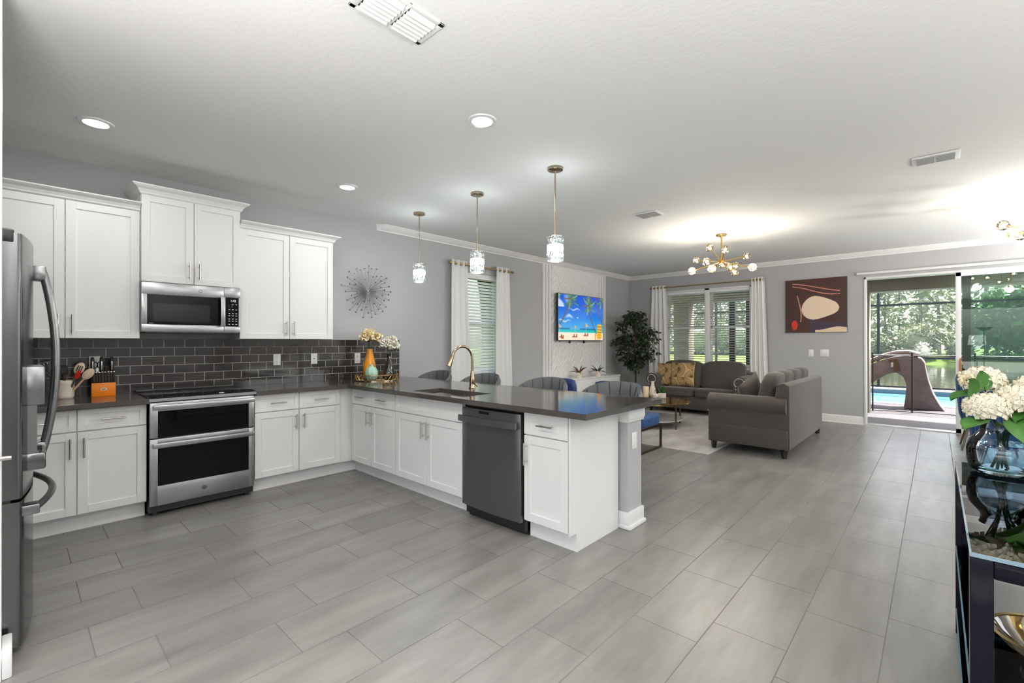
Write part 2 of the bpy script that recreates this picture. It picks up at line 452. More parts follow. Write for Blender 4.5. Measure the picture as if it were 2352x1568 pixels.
struct(MB().box((XW, -1.08, 0), (-2.87, -.96, ZC)).build('wall_alcove', 'wall_paint', smooth=0))
struct(MB().box((-2.87, -3.0, 0), (-2.75, -.03, ZC)).build('wall_fridge', 'white_trim', smooth=0))
struct(MB().prism([(-2.75, 0), (-2.722, 0), (-2.722, .06), (-2.735, .12), (-2.75, .13)], -3.0, -.03, 'xz').box((-2.87, -.03, 0), (-2.722, 0.0, .12), .006).build('baseboard_fridge', 'white_trim'))

def crown_prof(flip):
    p = [(0, 0), (.012, .0), (.014, .012), (.030, .022), (.052, .048), (.062, .056), (.066, .064), (.080, .066), (.082, .076), (0, .076)]
    return p
b = MB()
cp = crown_prof(0)
n = len(cp)
# left run (along y) and back run (along x) mitred in the corner
def crown_run(b, p0, p1, inward, e0, e1):
    """p0->p1 along the wall, inward = unit vector into the room, e0/e1 = mitre shift per unit depth"""
    d = (Vector(p1)-Vector(p0)).normalized(); iv = Vector(inward); vs = []
    for P, e in ((Vector(p0), e0), (Vector(p1), e1)):
        for (u, v) in cp: vs.append(P+iv*u+d*(e*u)+Vector((0, 0, ZC-.076+v)))
    fs = [(i, (i+1) % n, (i+1) % n+n, i+n) for i in range(n)]+[tuple(range(n)), tuple(range(2*n-1, n-1, -1))]
    b.add(vs, fs)
crown_run(b, (XW, 3.02, 0), (XW, YB, 0), (1, 0, 0), 1, -1)
struct(b.build('trim_1', 'white_trim', smooth=25))
b = MB(); crown_run(b, (XW, YB, 0), (3.6, YB, 0), (0, -1, 0), 1, 0)
struct(b.build('trim_2', 'white_trim', smooth=25))
bp = [(0, 0), (.022, 0), (.022, .012), (.014, .02), (.014, .11), (.008, .125), (0, .132)]
struct(MB().prism([(XW+u, v) for u, v in bp], 3.2, YB, 'xz').build('baseboard_left', 'white_trim', smooth=25))
struct(MB().prism([(YB-u, v) for u, v in bp], XW+.02, -.87, 'yz').prism([(-.865-.0+u-.006, v) for u, v in bp], YB-.02, YB+.10, 'xz').build('baseboard_back', 'white_trim', smooth=25))

# knee wall behind the peninsula, its white cap block and base
struct(MB().box((XW, 2.985, 0), (-1.625, 3.19, .872)).build('wall_peninsula', 'wall_paint', smooth=0))
struct(MB().box((-1.70, 2.964, .79), (-1.602, 3.212, .874), .003).prism([(-1.612, .765), (-1.602, .79), (-1.70, .79), (-1.70, .765)], 2.974, 3.202, 'xz').build('trim_5', 'white_trim', smooth=25))
b = MB().box((-1.70, 2.972, 0), (-1.608, 3.204, .12), .004).box((-1.70, 2.966, 0), (-1.594, 3.214, .03), .008)
struct(b.box((XW, 3.19, 0), (-1.70, 3.206, .12)).build('baseboard_peninsula', 'white_trim', smooth=25))

# tiled splashback
o = struct(MB().box((XW, -.96, .912), (XW+.011, 3.338, 1.374)).build('trim_4', 'splash_tile', smooth=0))
o['label'] = 'dark glossy brick-bond tile splashback behind the range'

# ---- windows
def window(name, axis, u0, u1, z0, z1, depth0, depth1, mull):
    """frame in the wall opening; axis 'x' = in the left wall, 'y' = in the back wall"""
    def bx(b, a0, a1, c0, c1, d0, d1, bev=.003):
        return b.box((d0, a0, c0), (d1, a1, c1), bev) if axis == 'x' else b.box((a0, d0, c0), (a1, d1, c1), bev)
    lo, hi = min(depth0, depth1), max(depth0, depth1)
    b = MB(); t = .035
    bx(b, u0, u0+t, z0, z1, lo, hi); bx(b, u1-t, u1, z0, z1, lo, hi); bx(b, u0, u1, z0, z0+t, lo, hi); bx(b, u0, u1, z1-t, z1, lo, hi)
    for mm in mull: bx(b, mm-.045, mm+.045, z0, z1, lo, hi)
    root = struct(b.build(name, 'white_trim'))
    edges = [u0+t]+[k for mm in mull for k in (mm-.045, mm+.045)]+[u1-t]
    zm = z0+(z1-z0)*.515
    dm = depth1
    sg = 1 if depth1 > depth0 else -1
    for a, c in zip(edges[::2], edges[1::2]):
        for (q0, q1, off) in ((z0+t, zm+.02, -.005), (zm-.02, z1-t, .03)):
            s = MB(); d0, d1 = sorted((dm-sg*(.07-off), dm-sg*(.04-off))); f = .028
            bx(s, a, a+f, q0, q1, d0, d1, 0); bx(s, c-f, c, q0, q1, d0, d1, 0); bx(s, a, c, q0, q0+.04, d0, d1, 0); bx(s, a, c, q1-.04, q1, d0, d1, 0)
            so = s.build('sash', 'white_trim', root, smooth=0)
            g = MB(); dd = (d0+d1)/2
            if axis == 'x': g.box((dd-.002, a+f, q0+.04), (dd+.002, c-f, q1-.04))
            else: g.box((a+f, dd-.002, q0+.04), (c-f, dd+.002, q1-.04))
            g.build('pane', 'window_glass', so, smooth=0)
    s = MB(); d0, d1 = sorted((depth0-sg*.04, depth0+sg*.02)); bx(s, u0-.04, u1+.04, z0-.03, z0+.002, d0, d1)
    s.build('sill', 'white_trim', root)
    return root
window('window_1', 'x', 4.36, 5.24, .82, 2.37, XW-.02, XW-.19, [])
window('window_2', 'y', -4.22, -2.53, .84, 2.41, YB+.02, YB+.19, [-3.345])

# ---- sliding door
mat('stile_brown', (.07, .055, .04), .5)
b = MB().box((-.852, YB-.012, 0), (-.828, YB+.2, 2.385), .002).box((-.852, YB-.012, 2.352), (3.3, YB+.2, 2.385), .002).box((-.85, YB+.02, -.01), (3.3, YB+.2, .012))
door = struct(b.build('door_1', 'white_trim'))
MB().box((-.83, YB+.02, .010), (3.3, YB+.19, .016)).build('threshold', 'nickel', door, smooth=0)
b = MB()
for (x0, x1, y0, y1) in ((.213, .272, YB+.0, YB+.06), (1.36, 1.42, YB+.0, YB+.06), (2.46, 2.52, YB+.06, YB+.12)):
    b.box((x0, y0, .0), (x1, y1, 2.384), .002)
b.box((.213, YB, .012), (3.3, YB+.06, .075)).box((.213, YB, 2.30), (3.3, YB+.06, 2.355))
b.build('panel_frame', 'white_trim', door)
b = MB().box((.285, YB+.10, .012), (.375, YB+.14, 2.335)).box((.285, YB+.10, 2.30), (1.35, YB+.14, 2.34)).box((.285, YB+.10, .012), (1.35, YB+.14, .10))
b.build('sliding_stile', 'stile_brown', door, smooth=0)
MB().box((.272, YB+.026, .07), (3.28, YB+.034, 2.31)).build('pane', 'door_glass', door, smooth=0)
MB().sbox((.262, YB-.022, .98), (.022, .03, .26), 4, 6).cyl((.262, YB-.02, 1.06), (.262, YB+.01, 1.06), .006).cyl((.262, YB-.02, .90), (.262, YB+.01, .90), .006).build('door_handle', 'orange_wood', door)
struct(MB().box((-.945, YB-.05, 2.425), (3.4, YB-.002, 2.462), .003).build('trim_3', 'white_trim'))

# ================================================================ outside
def outdoor(o): return struct(o)
outdoor(MB().box((-14, YB+.2, -.2), (12, 13.55, -.05)).build('patio_floor', 'paver', smooth=0))
outdoor(MB().box((-14, 17.45, -.2), (12, 18.55, -.05)).build('pool_surround', 'coping', smooth=0))
outdoor(MB().box((-60, -30, -.35), (XW-.2, 70, -.22)).build('ground_side', 'grass', smooth=0))
outdoor(MB().box((-25, -30, -.25), (25, -3.25, -.12)).build('bounce_ground', 'coping', smooth=0))  # unseen bright ground, added to bounce sunlight into the room
# lanai roof with header beam and columns
outdoor(MB().box((-9, YB+.2, 2.86), (9, 11.9, 3.0)).box((-9, 11.4, 2.318), (9, 11.75, 2.86)).box((-9, YB+.2, 2.56), (9, 11.4, 2.60)).build('lanai_roof', 'lanai_soffit', smooth=0))
outdoor(MB().box((-1.36, 11.40, -.05), (-.968, 11.76, 2.33), .004).build('lanai_column', 'stucco'))
outdoor(MB().box((-4.905, 11.40, -.05), (-4.53, 11.76, 2.33), .004).build('lanai_column', 'stucco'))
b = MB().box((-7.4, 13.40, -.06), (6.4, 13.62, -.04), .006).box((-7.4, 17.38, -.06), (6.4, 17.55, -.03), .006)
outdoor(b.build('pool_coping', 'coping'))
outdoor(MB().box((-7.4, 17.36, -.35), (6.4, 17.40, -.06)).box((-7.4, 13.60, -.35), (6.4, 13.62, -.06)).build('pool_wall', 'pool_tile', smooth=0))
o = MB().box((-7.4, 13.62, -.30), (6.4, 17.36, -.16)).build('pool_water', 'pool_water', smooth=0)
tag(o, 'bright turquoise swimming pool water beyond the mesh fence', 'pool')
o = MB().grid(30, 8, lambda u, v: (-70+110*u, 18.55+5*v, -.10-.72*v*v)).build('near_grass', 'grass'); tag(o, 'strip of grass between the pool cage and the pond', 'grass', kind='stuff')
o = MB().box((-90, 23.4, -.95), (60, 60.4, -.80)).build('pond_water', 'pond_water', smooth=0); tag(o, 'green-grey pond behind the swimming pool', 'pond')
o = MB().grid(30, 10, lambda u, v: (-100+170*u, 60+90*v**1.5, -.82+.60*min(1, v*12))).build('far_grass', 'grass'); tag(o, 'sunlit grass bank on the far side of the pond', 'grass', kind='stuff')

# pool cage
cage = thing('pool_cage', 'tall black framed screen enclosure standing around the swimming pool', 'screen enclosure', (0, 18.3, -.05))
for x in (-8.6, -6.2, -3.75, -1.316, 1.9, 4.6):
    MB().box((x-.035, -.05, 0), (x+.035, .05, 4.6)).build('post', 'cage_black', cage, smooth=0)
for z in (.02, .92, 2.53, 4.55):
    MB().box((-8.7, -.03, z-.03), (6.4, .03, z+.03)).build('beam', 'cage_black', cage, smooth=0)
for k, x in enumerate((-8.6, -6.2, -3.75, -1.316, 1.9, 4.6)):
    MB().tube([(x, 0, 4.55), (x, -3.2, 4.9), (x, -6.6, 3.2)], .05, 4).build('rafter', 'cage_black', cage, smooth=0)
MB().add([(-8.6, 0, 0), (6.4, 0, 0), (6.4, 0, 4.55), (-8.6, 0, 4.55)], [(0, 1, 2, 3)]).build('screen', 'cage_mesh', cage, smooth=0)
for j, (x, wd) in enumerate(((-4.98, .06), (-4.17, .07), (-3.63, .13), (-3.28, .08))):
    o = MB().box((x-wd/2, 11.80, -.05), (x+wd/2, 11.88, 2.5)).build('screen_post', 'cage_black', smooth=0)
    tag(o, ('black screen post beside the beige column outside the window', 'thin black screen post right of the beige column outside the window',
            'widest black screen post seen through the window blinds', 'black screen post nearest the right window curtain')[j], 'post', 'screen posts outside the window')

# removable mesh pool fence
fen = thing('pool_fence', 'black see-through mesh pool safety fence with thin posts', 'fence', (0, 11.99, -.05))
fx = [(-.945, -.17), (-.345, .0), (.53, .01), (1.4, .0), (2.3, 0.)]
for x, y in fx: MB().cyl((x, y, 0), (x, y, 1.17), .014, n=10).sph((x, y, 1.175), .018, 8, 6).build('fence_post', 'cage_black', fen)
for (x0, y0), (x1, y1) in zip(fx, fx[1:]):
    for z in (.02, 1.125): MB().tube([(x0, y0, z), (x1, y1, z)], .012, 6).build('fence_rail', 'cage_black', fen)
    c = MB().add([(x0, y0, .03), (x1, y1, .03), (x1, y1, 1.12), (x0, y0, 1.12)], [(0, 1, 2, 3)]); c.build('fence_mesh', 'fence_mesh', fen, smooth=0)

# pool slide: rock-like arch with a flume
sl = thing('pool_slide', 'purple-brown moulded pool slide arching behind the mesh fence', 'slide', (0, 12.62, -.05))
outer = [(-2.1, .10), (-1.75, .42), (-1.40, .70), (-1.053, .90), (-.90, .985), (-.745, 1.05), (-.60, 1.09), (-.46, 1.10), (-.327, 1.09), (-.22, 1.06), (-.165, .97), (-.145, .80), (-.11, .60), (-.04, .34), (.06, .12), (.14, 0)]
inner = [(-.50, 0), (-.47, .25), (-.455, .50), (-.50, .66), (-.618, .75), (-.76, .71), (-.93, .58), (-1.06, .47), (-1.35, .26), (-1.65, .10), (-1.85, 0), (-2.1, 0)]
b = MB().prism(outer+inner, 0, .62, 'xz', .03)
so = b.build('arch', 'slide_stone', sl)
b = MB()
tr = [(-.26, 1.07), (-.42, 1.13), (-.62, 1.12), (-.80, 1.06), (-1.053, .93), (-1.40, .73), (-1.75, .45), (-2.1, .13)]
for yy in (.03, .59): b.tube([(x, yy, z+.045) for x, z in tr], .05, 8)
b.build('flume_wall', 'slide_stone', sl)
MB().prism([(-1.9, .30), (-1.40, .66), (-1.06, .86), (-1.0, .60), (-1.35, .36), (-1.7, .14)], -.012, .0, 'xz').build('lower_flume', 'slide_orange', sl)
MB().prism([(-.745, 1.01), (-.60, 1.04), (-.545, .78), (-.64, .76)], -.016, .002, 'xz').build('warning_label', 'slide_patch', sl)
MB().sph((-.68, -.016, .935), .03, 8, 6, (.8, .2, 1)).box((-.70, -.02, .86), (-.66, -.012, .91)).build('pictogram', 'plate_white', sl)

# trees
def foliage(b, c, rad, n, L, W, seed, drop=.0, flat=1.):
    rnd = random.Random(seed)
    for _ in range(n):
        while True:
            p = Vector((rnd.uniform(-1, 1), rnd.uniform(-1, 1), rnd.uniform(-1, 1)))
            if .35 < p.length < 1: break
        d = Vector((p.x+rnd.uniform(-.6, .6), p.y+rnd.uniform(-.6, .6), p.z*flat+rnd.uniform(-.5, .5)-drop))
        q = (c[0]+p.x*rad[0], c[1]+p.y*rad[1], c[2]+p.z*rad[2])
        b.leaf(q, d, (rnd.uniform(-1, 1), rnd.uniform(-1, 1), 1), L*rnd.uniform(.7, 1.3), W*rnd.uniform(.7, 1.3))
def bush(name, label, cat, loc, rad, n, L, mname, seed, blobs=9):
    r = thing(name, label, cat, loc)
    rnd = random.Random(seed); b = MB()
    b.sph((0, 0, rad[2]*1.0), 1, 14, 9, (rad[0]*.62, rad[1]*.62, rad[2]*.78))
    for k in range(blobs):
        a = rnd.uniform(0, 2*PI); q = rnd.uniform(.2, .62); zz = rnd.uniform(.35, 1.55)
        s = rnd.uniform(.35, .5)
        foliage(b, (rad[0]*q*math.cos(a), rad[1]*q*math.sin(a), rad[2]*zz), (rad[0]*s, rad[1]*s, rad[2]*s), n//blobs, L, L*.6, seed*31+k)
    b.build('foliage', mname, r, smooth=0)
    MB().cyl((0, 0, .0), (0, 0, rad[2]*.8), rad[0]*.06, rad[0]*.03, 8).build('trunk', 'tree_trunk', r)
    return r
bush('broadleaf_tree', 'large bright green leafy tree behind the right door glass', 'tree', (5.6, 63.5, -.21), (4.0, 3, 3.6), 5200, .55, 'tree_bright', 3, 16)
bush('broadleaf_tree', 'bright green tree at the right edge behind the flowers', 'tree', (12.4, 66.5, -.21), (3.6, 3, 3.9), 3600, .55, 'tree_bright', 4, 12)
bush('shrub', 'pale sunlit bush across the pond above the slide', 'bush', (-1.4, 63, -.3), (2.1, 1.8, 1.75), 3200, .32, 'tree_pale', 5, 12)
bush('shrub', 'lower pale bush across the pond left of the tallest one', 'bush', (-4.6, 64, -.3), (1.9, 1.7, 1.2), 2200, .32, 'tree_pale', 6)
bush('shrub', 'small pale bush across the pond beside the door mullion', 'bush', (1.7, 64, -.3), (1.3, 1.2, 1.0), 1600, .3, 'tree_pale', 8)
o = MB().sph((-1.0, 61.6, .45), .55, 10, 8, (1, .7, 1.1))
foliage(o, (-1.0, 61.6, .5), (.7, .5, .8), 260, .25, .16, 99)
tag(o.build('shrub', 'petal_white', smooth=0), 'little cream flowering bush on the far bank', 'bush')
pines = []
for v in range(3):
    r = random.Random(50+v); b = MB(); h = (13, 15, 11.5)[v]
    for k in range(26):
        z = h*(.12+.86*k/25); a = r.uniform(0, 2*PI); ext = (1.7-1.1*k/25)*r.uniform(.6, 1.1)
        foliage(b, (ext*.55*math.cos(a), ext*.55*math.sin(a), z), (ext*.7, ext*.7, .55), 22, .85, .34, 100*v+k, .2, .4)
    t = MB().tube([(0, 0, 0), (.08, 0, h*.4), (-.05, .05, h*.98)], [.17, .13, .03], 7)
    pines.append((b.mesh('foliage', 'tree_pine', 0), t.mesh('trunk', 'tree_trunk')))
r = random.Random(12); k = 0
spots = []
for row in range(4):
    y = 69.5+6.5*row
    x = -46+1.25*row
    while x < 12+row: spots.append((x+r.uniform(-.3, .3), y+r.uniform(-.8, .8))); x += 5.0
for (x, y) in spots:
    o = thing('pine_tree', 'tall thin pale green tree in the woodland across the pond', 'tree', (x, y, -.21), r.uniform(0, 6.2), 'woodland trees across the pond')
    s = r.uniform(.85, 1.2); o.scale = (s, s, s)
    for me, nm in zip(pines[k % 3], ('foliage', 'trunk')):
        c = bpy.data.objects.new(nm, me); COL.objects.link(c); c.parent = o
    k += 1
for i in range(10):
    x = -34+2.6*i
    bush('shrub', 'green bush in the row along the far bank seen through the blinds', 'bush', (x, 62+r.uniform(0, 3), -.3), (1.9, 1.5, 1.5+r.uniform(0, 1)), 700, .4, 'tree_pine', 200+i)['group'] = 'bushes along the far bank'

# ================================================================ kitchen
def text_mesh(name, txt, size, mname, parent, loc, rot=(PI/2, 0, 0), depth=.0006):
    cu = bpy.data.curves.new(name, 'FONT'); cu.body = txt; cu.size = size; cu.extrude = depth; cu.align_x = 'CENTER'
    t = bpy.data.objects.new(name+'_tmp', cu); COL.objects.link(t)
    dg = bpy.context.evaluated_depsgraph_get(); me = bpy.data.meshes.new_from_object(t.evaluated_get(dg))
    bpy.data.objects.remove(t); me.name = name; me.materials.clear(); me.materials.append(MATS[mname])
    o = bpy.data.objects.new(name, me); COL.objects.link(o); o.parent = parent; o.location = loc; o.rotation_euler = rot
    return o
def shaker(b, x0, x1, z0, z1, rail=.056):
    v = .0014
    b.box((x0+rail-.004, .009, z0+rail-.004), (x1-rail+.004, .019, z1-rail+.004))
    b.box((x0, 0, z0), (x0+rail, .02, z1), v, 1).box((x1-rail, 0, z0), (x1, .02, z1), v, 1)
    b.box((x0+rail, 0, z0), (x1-rail, .02, z0+rail), v, 1).box((x0+rail, 0, z1-rail), (x1-rail, .02, z1), v, 1)
    return b
def pull(kind, c, z, L, parent):
    b = MB(); r = .0058; o = -.034
    if kind == 'v':
        b.cyl((c, o, z-L/2), (c, o, z+L/2), r, n=10)
        for k in (-1, 1): b.cyl((c, 0, z+k*L*.34), (c, o, z+k*L*.34), .0045, n=8)
    else:
        b.cyl((c-L/2, o, z), (c+L/2, o, z), r, n=10)
        for k in (-1, 1): b.cyl((c+k*L*.34, 0, z), (c+k*L*.34, o, z), .0045, n=8)
    return b.build('handle', 'nickel', parent)
def fronts(t, items):
    for kind, x0, x1, z0, z1, h in items:
        o = shaker(MB(), x0, x1, z0, z1, .056 if kind == 'door' else .04).build(kind, 'cabinet_white', t, smooth=30)
        if h: pull(h[0], h[1], h[2], h[3], o)
def crown_block(t, w, d, z0, z1, left=True, right=True):
    lev = [(0, .002), (.12, .012), (.25, .014), (.55, .028), (.78, .052), (.84, .052), (.86, .060), (1, .062)]
    b = MB(); vs = []
    for k, p in lev:
        z = z0+(z1-z0)*k; l = p if left else 0; r = p if right else 0
        vs += [(-l, -p, z), (w+r, -p, z), (w+r, d, z), (-l, d, z)]
    fs = [(4*i+k, 4*i+(k+1) % 4, 4*i+4+(k+1) % 4, 4*i+4+k) for i in range(len(lev)-1) for k in range(4)]
    fs.append(tuple(4*(len(lev)-1)+k for k in range(4))); fs.append((3, 2, 1, 0))
    b.add(vs, fs); return b.build('crown', 'cabinet_white', t, smooth=20)
KX = -4.70
u = thing('wall_cabinet', 'white two-door wall cabinet left of the microwave above the utensil crock', 'cabinet', (KX, -.172, 0), PI/2, 'white wall cabinets')
MB().box((0, .021, 1.372), (.864, .33, 2.40)).build('body', 'cabinet_white', u, smooth=0)
fronts(u, [('door', .002, .429, 1.374, 2.392, ('v', .394, 1.478, .14)), ('door', .434, .862, 1.374, 2.392, ('v', .468, 1.478, .14))])
crown_block(u, .864, .33, 2.393, 2.458, True, False)
u = thing('wall_cabinet', 'short raised white wall cabinet directly over the microwave', 'cabinet', (KX+.03, .695, 0), PI/2, 'white wall cabinets')
MB().box((0, .021, 1.832), (.714, .36, 2.54)).build('body', 'cabinet_white', u, smooth=0)
fronts(u, [('door', .002, .355, 1.834, 2.535, ('v', .322, 1.94, .14)), ('door', .359, .712, 1.834, 2.535, ('v', .392, 1.94, .14))])
crown_block(u, .714, .36, 2.53, 2.605)
u = thing('wall_cabinet', 'white two-door wall cabinet right of the microwave beside the metal starburst', 'cabinet', (KX, 1.412, 0), PI/2, 'white wall cabinets')
MB().box((0, .021, 1.372), (.890, .33, 2.40)).build('body', 'cabinet_white', u, smooth=0)
fronts(u, [('door', .002, .443, 1.374, 2.392, ('v', .41, 1.478, .14)), ('door', .448, .888, 1.374, 2.392, ('v', .48, 1.478, .14))])
crown_block(u, .890, .33, 2.393, 2.458, False, True)

BX, PY = -4.44, 2.37
ZD0, ZD1, ZR0, ZR1 = .130, .708, .716, .868
def base(label, loc, rz, w, items, depth=.585, z1=.875, extra=None, tw=0, tl=0):
    t = thing('base_cabinet', label, 'cabinet', loc, rz, 'white base cabinets')
    b = MB().box((0, .021, .118), (w, depth, z1))
    if extra: extra(b)
    b.build('body', 'cabinet_white', t, smooth=0)
    MB().box((-tl, .085, 0), (w+tw, .10, .118)).build('toe_kick', 'cabinet_white', t, smooth=0)
    fronts(t, items); return t
base('white base cabinet between the refrigerator and the range under the utensils', (BX, -.07, 0), PI/2, .766,
     [('drawer', .002, .373, ZR0, ZR1, ('h', .19, .79, .14)), ('drawer', .379, .764, ZR0, ZR1, ('h', .571, .79, .14)),
      ('door', .002, .373, ZD0, ZD1, ('v', .34, .60, .14)), ('door', .379, .764, ZD0, ZD1, ('v', .412, .60, .14))])
base('white base cabinet between the range and the inside corner', (BX, 1.448, 0), PI/2, .945,
     [('drawer', .006, .390, ZR0, ZR1, ('h', .20, .79, .14)), ('drawer', .396, .800, ZR0, ZR1, ('h', .60, .79, .14)),
      ('door', .006, .390, ZD0, ZD1, ('v', .358, .60, .14)), ('door', .396, .800, ZD0, ZD1, ('v', .43, .60, .14))], tw=.062)
base('white peninsula cabinet with two small drawers next to the inside corner', (BX-.02, PY, 0), 0, .822,
     [('drawer', .03, .40, ZR0, ZR1, ('h', .215, .79, .14)), ('drawer', .408, .818, ZR0, ZR1, ('h', .613, .79, .14)),
      ('door', .03, .40, ZD0, ZD1, ('v', .366, .60, .14)), ('door', .408, .818, ZD0, ZD1, ('v', .442, .60, .14))], tl=.07)
base('white peninsula sink cabinet with a wide blank front panel left of the dishwasher', (-3.634, PY, 0), 0, .928,
     [('drawer', .004, .924, ZR0, ZR1, None), ('door', .004, .461, ZD0, ZD1, ('v', .428, .60, .15)), ('door', .467, .924, ZD0, ZD1, ('v', .5, .60, .15))],
     z1=.66, extra=lambda b: b.box((0, .021, .66), (.928, .03, .875)))
t = base('narrow white cabinet with one drawer and one door at the end of the peninsula', (-2.076, PY, 0), 0, .372,
     [('drawer', .004, .368, ZR0, ZR1, ('h', .20, .79, .13)), ('door', .004, .368, ZD0, ZD1, ('v', .03, .585, .15))])
MB().prism([(.004, .875), (.594, .875), (.594, 0), (.078, 0), (.078, .118), (.004, .118)], .373, .387, 'yz').build('end_panel', 'cabinet_white', t, smooth=0)
MB().box((.0, .072, 0), (.39, .085, .118)).build('skirting', 'cabinet_white', t, smooth=0)

# worktops
b = MB().box((-5.028, -.95, .876), (-4.365, .700, .914), .003, 1)
tag(b.build('worktop', 'quartz', smooth=30), 'grey-brown stone worktop left of the range under the knife block', 'worktop', 'stone worktops')
def counter_mesh():
    q = bmesh.new()
    xs = [-5.028, -4.365, -3.40, -2.71, -1.52]; ys = [1.446, 2.295, 2.385, 2.70, 3.312]
    vv = {}
    def V(i, j):
        if (i, j) not in vv: vv[i, j] = q.verts.new((xs[i], ys[j], .876))
        return vv[i, j]
    for i in range(4):
        for j in range(4):
            if j == 0 and i > 0: continue
            if i == 2 and j == 2: continue
            q.faces.new([V(i, j), V(i+1, j), V(i+1, j+1), V(i, j+1)])
    r = bmesh.ops.extrude_face_region(q, geom=q.faces[:])
    bmesh.ops.translate(q, verts=[e for e in r['geom'] if isinstance(e, bmesh.types.BMVert)], vec=(0, 0, .038))
    bmesh.ops.recalc_face_normals(q, faces=q.faces[:])
    return MB().bm(q)
tag(counter_mesh().build('worktop', 'quartz', smooth=30), 'long L-shaped grey-brown stone peninsula worktop holding the sink and the tray', 'worktop', 'stone worktops')

# sink
sk = thing('kitchen_sink', 'undermount stainless double-bowl sink in the peninsula worktop', 'sink', (-3.055, 2.545, .68))
def basin(x0, x1, y0, y1):
    b = MB(); rings = []; zs = [(.195, 0), (.03, .012), (.008, .03), (0, .06)]
    for z, ins in zs:
        a = [(x0+ins, y0+ins), (x1-ins, y0+ins), (x1-ins, y1-ins), (x0+ins, y1-ins)]
        rings += [(p[0], p[1], z) for p in a]
    f = [(4*i+k, 4*i+4+k, 4*i+4+(k+1) % 4, 4*i+(k+1) % 4) for i in range(3) for k in range(4)]+[(12, 15, 14, 13)]
    return b.add(rings, f)
for x0, x1 in ((-.343, .07), (.085, .343)):
    bo = basin(x0, x1, -.158, .153).build('basin', 'sink_steel', sk, smooth=50)
    MB().lathe([(0, .004), (.025, .004), (.04, .006), (.043, .002)], ((x0+x1)/2, 0, 0), 20).build('drain', 'chrome', bo)
MB().box((.068, -.158, .186), (.087, .153, .196), .003).build('divider', 'sink_steel', sk)

# tap
fa = thing('kitchen_faucet', 'bronze gooseneck pull-down kitchen tap standing behind the sink', 'faucet', (-3.16, 2.885, .914))
MB().lathe([(.0, 0), (.030, 0), (.031, .008), (.026, .018), (.024, .05), (.026, .075), (.023, .10), (.017, .13), (.014, .16)], n=24).build('base', 'faucet_bronze', fa)
pts = [(0, 0, .15), (0, 0, .26)]
for k in range(0, 13):
    a = PI*k/12*.92; pts.append((-.02*k/12, -.11+.11*math.cos(a), .285+.105*math.sin(a)))
MB().tube(pts, .0125, 12).build('spout', 'faucet_bronze', fa)
e = Vector(pts[-1]); d = (Vector(pts[-1])-Vector(pts[-2])).normalized()
MB().tube([e-d*.005, e+d*.02, e+d*.07, e+d*.105], [.0135, .016, .021, .023], 16).build('spray_head', 'faucet_bronze', fa)
MB().tube([(.012, -.005, .062), (.045, -.02, .06), (.085, -.035, .045), (.115, -.045, .03)], [.018, .017, .012, .007], 12, flat=.6).build('lever', 'faucet_bronze', fa)

# dishwasher
dw = thing('dishwasher', 'dark grey steel dishwasher built into the white peninsula', 'dishwasher', (-2.700, 2.345, 0), 0)
MB().box((.012, .05, .03), (.612, .60, .868)).build('body', 'black_plastic', dw, smooth=0)
b = MB(); N = 10
b.prism([(.006, .045), (.006, .012)]+[(.006+.600*i/N, .012-.016*math.sin(PI*i/N)) for i in range(1, N)]+[(.606, .012), (.606, .045)], .10, .845, 'xy', .002)
dd = b.build('door', 'dishwasher_steel', dw)
MB().box((.21, -.006, .785+.028), (.315, .006, .833)).build('display', 'black_glass', dd, smooth=0)
b = MB(); vs = []
for i in range(13):
    x = .012+.588*i/12; y = -.03-.028*math.sin(PI*i/12)
    vs += [(x, y-.008, .745), (x, y+.006, .745), (x, y+.006, .790), (x, y-.008, .790)]
fs = [(4*i+k, 4*i+4+k, 4*i+4+(k+1) % 4, 4*i+(k+1) % 4) for i in range(12) for k in range(4)]+[(0, 1, 2, 3), (51, 50, 49, 48)]
b.add(vs, fs).box((.02, -.03, .752), (.045, .02, .783)).box((.565, -.03, .752), (.590, .02, .783)).build('handle', 'dishwasher_steel', dd, smooth=30)
MB().box((.012, .085, 0), (.612, .10, .10)).build('toe_kick', 'black_plastic', dw, smooth=0)

# range
rg = thing('kitchen_range', 'stainless slide-in double-oven range with black glass doors', 'range', (-4.40, .703, 0), PI/2)
W = .738
MB().box((.004, .03, .03), (W-.004, .585, .895)).box((.03, .06, 0), (.06, .10, .03)).box((W-.06, .06, 0), (W-.03, .10, .03)).build('body', 'black_plastic', rg, smooth=0)
b = MB().box((-.004, .075, .908), (W+.004, .60, .922), .003)
ck = b.build('cooktop', 'black_glass', rg)
for (x, y, r_) in ((.18, .22, .10), (.56, .22, .09), (.18, .45, .075), (.56, .45, .10), (.37, .46, .06)):
    MB().lathe([(r_, .9222), (r_+.002, .9224), (r_+.004, .9222)], (x, y, 0), 40).build('burner_ring', 'slot_dark', ck)
MB().box((.0, .575, .915), (W, .60, .938), .004).build('rear_vent', 'black_plastic', rg)
b = MB().prism([(-.018, .897), (-.022, .912), (.08, .928), (.08, .897)], -.002, W+.002, 'yz')
cp_ = b.build('control_panel', 'black_glass', rg, smooth=20)
MB().prism([(-.030, .888), (-.030, .911), (-.018, .9145), (-.010, .888)], -.004, W+.004, 'yz').build('front_strip', 'steel', rg, smooth=0)
b = MB()
for i in range(26):
    x = .05+i*.025
    if 8 < i < 15: continue
    b.box((x, .005+.012*(i % 3), .9165+.0019*(i % 3)), (x+.010, .012+.012*(i % 3), .9182+.0019*(i % 3)))
b.build('touch_marks', 'slot_dark', cp_, smooth=0)
MB().prism([(.012, .9178), (.02, .919), (.02, .920), (.012, .9188)], .47, .505, 'yz').build('clock', 'lit_digits', cp_, smooth=0)
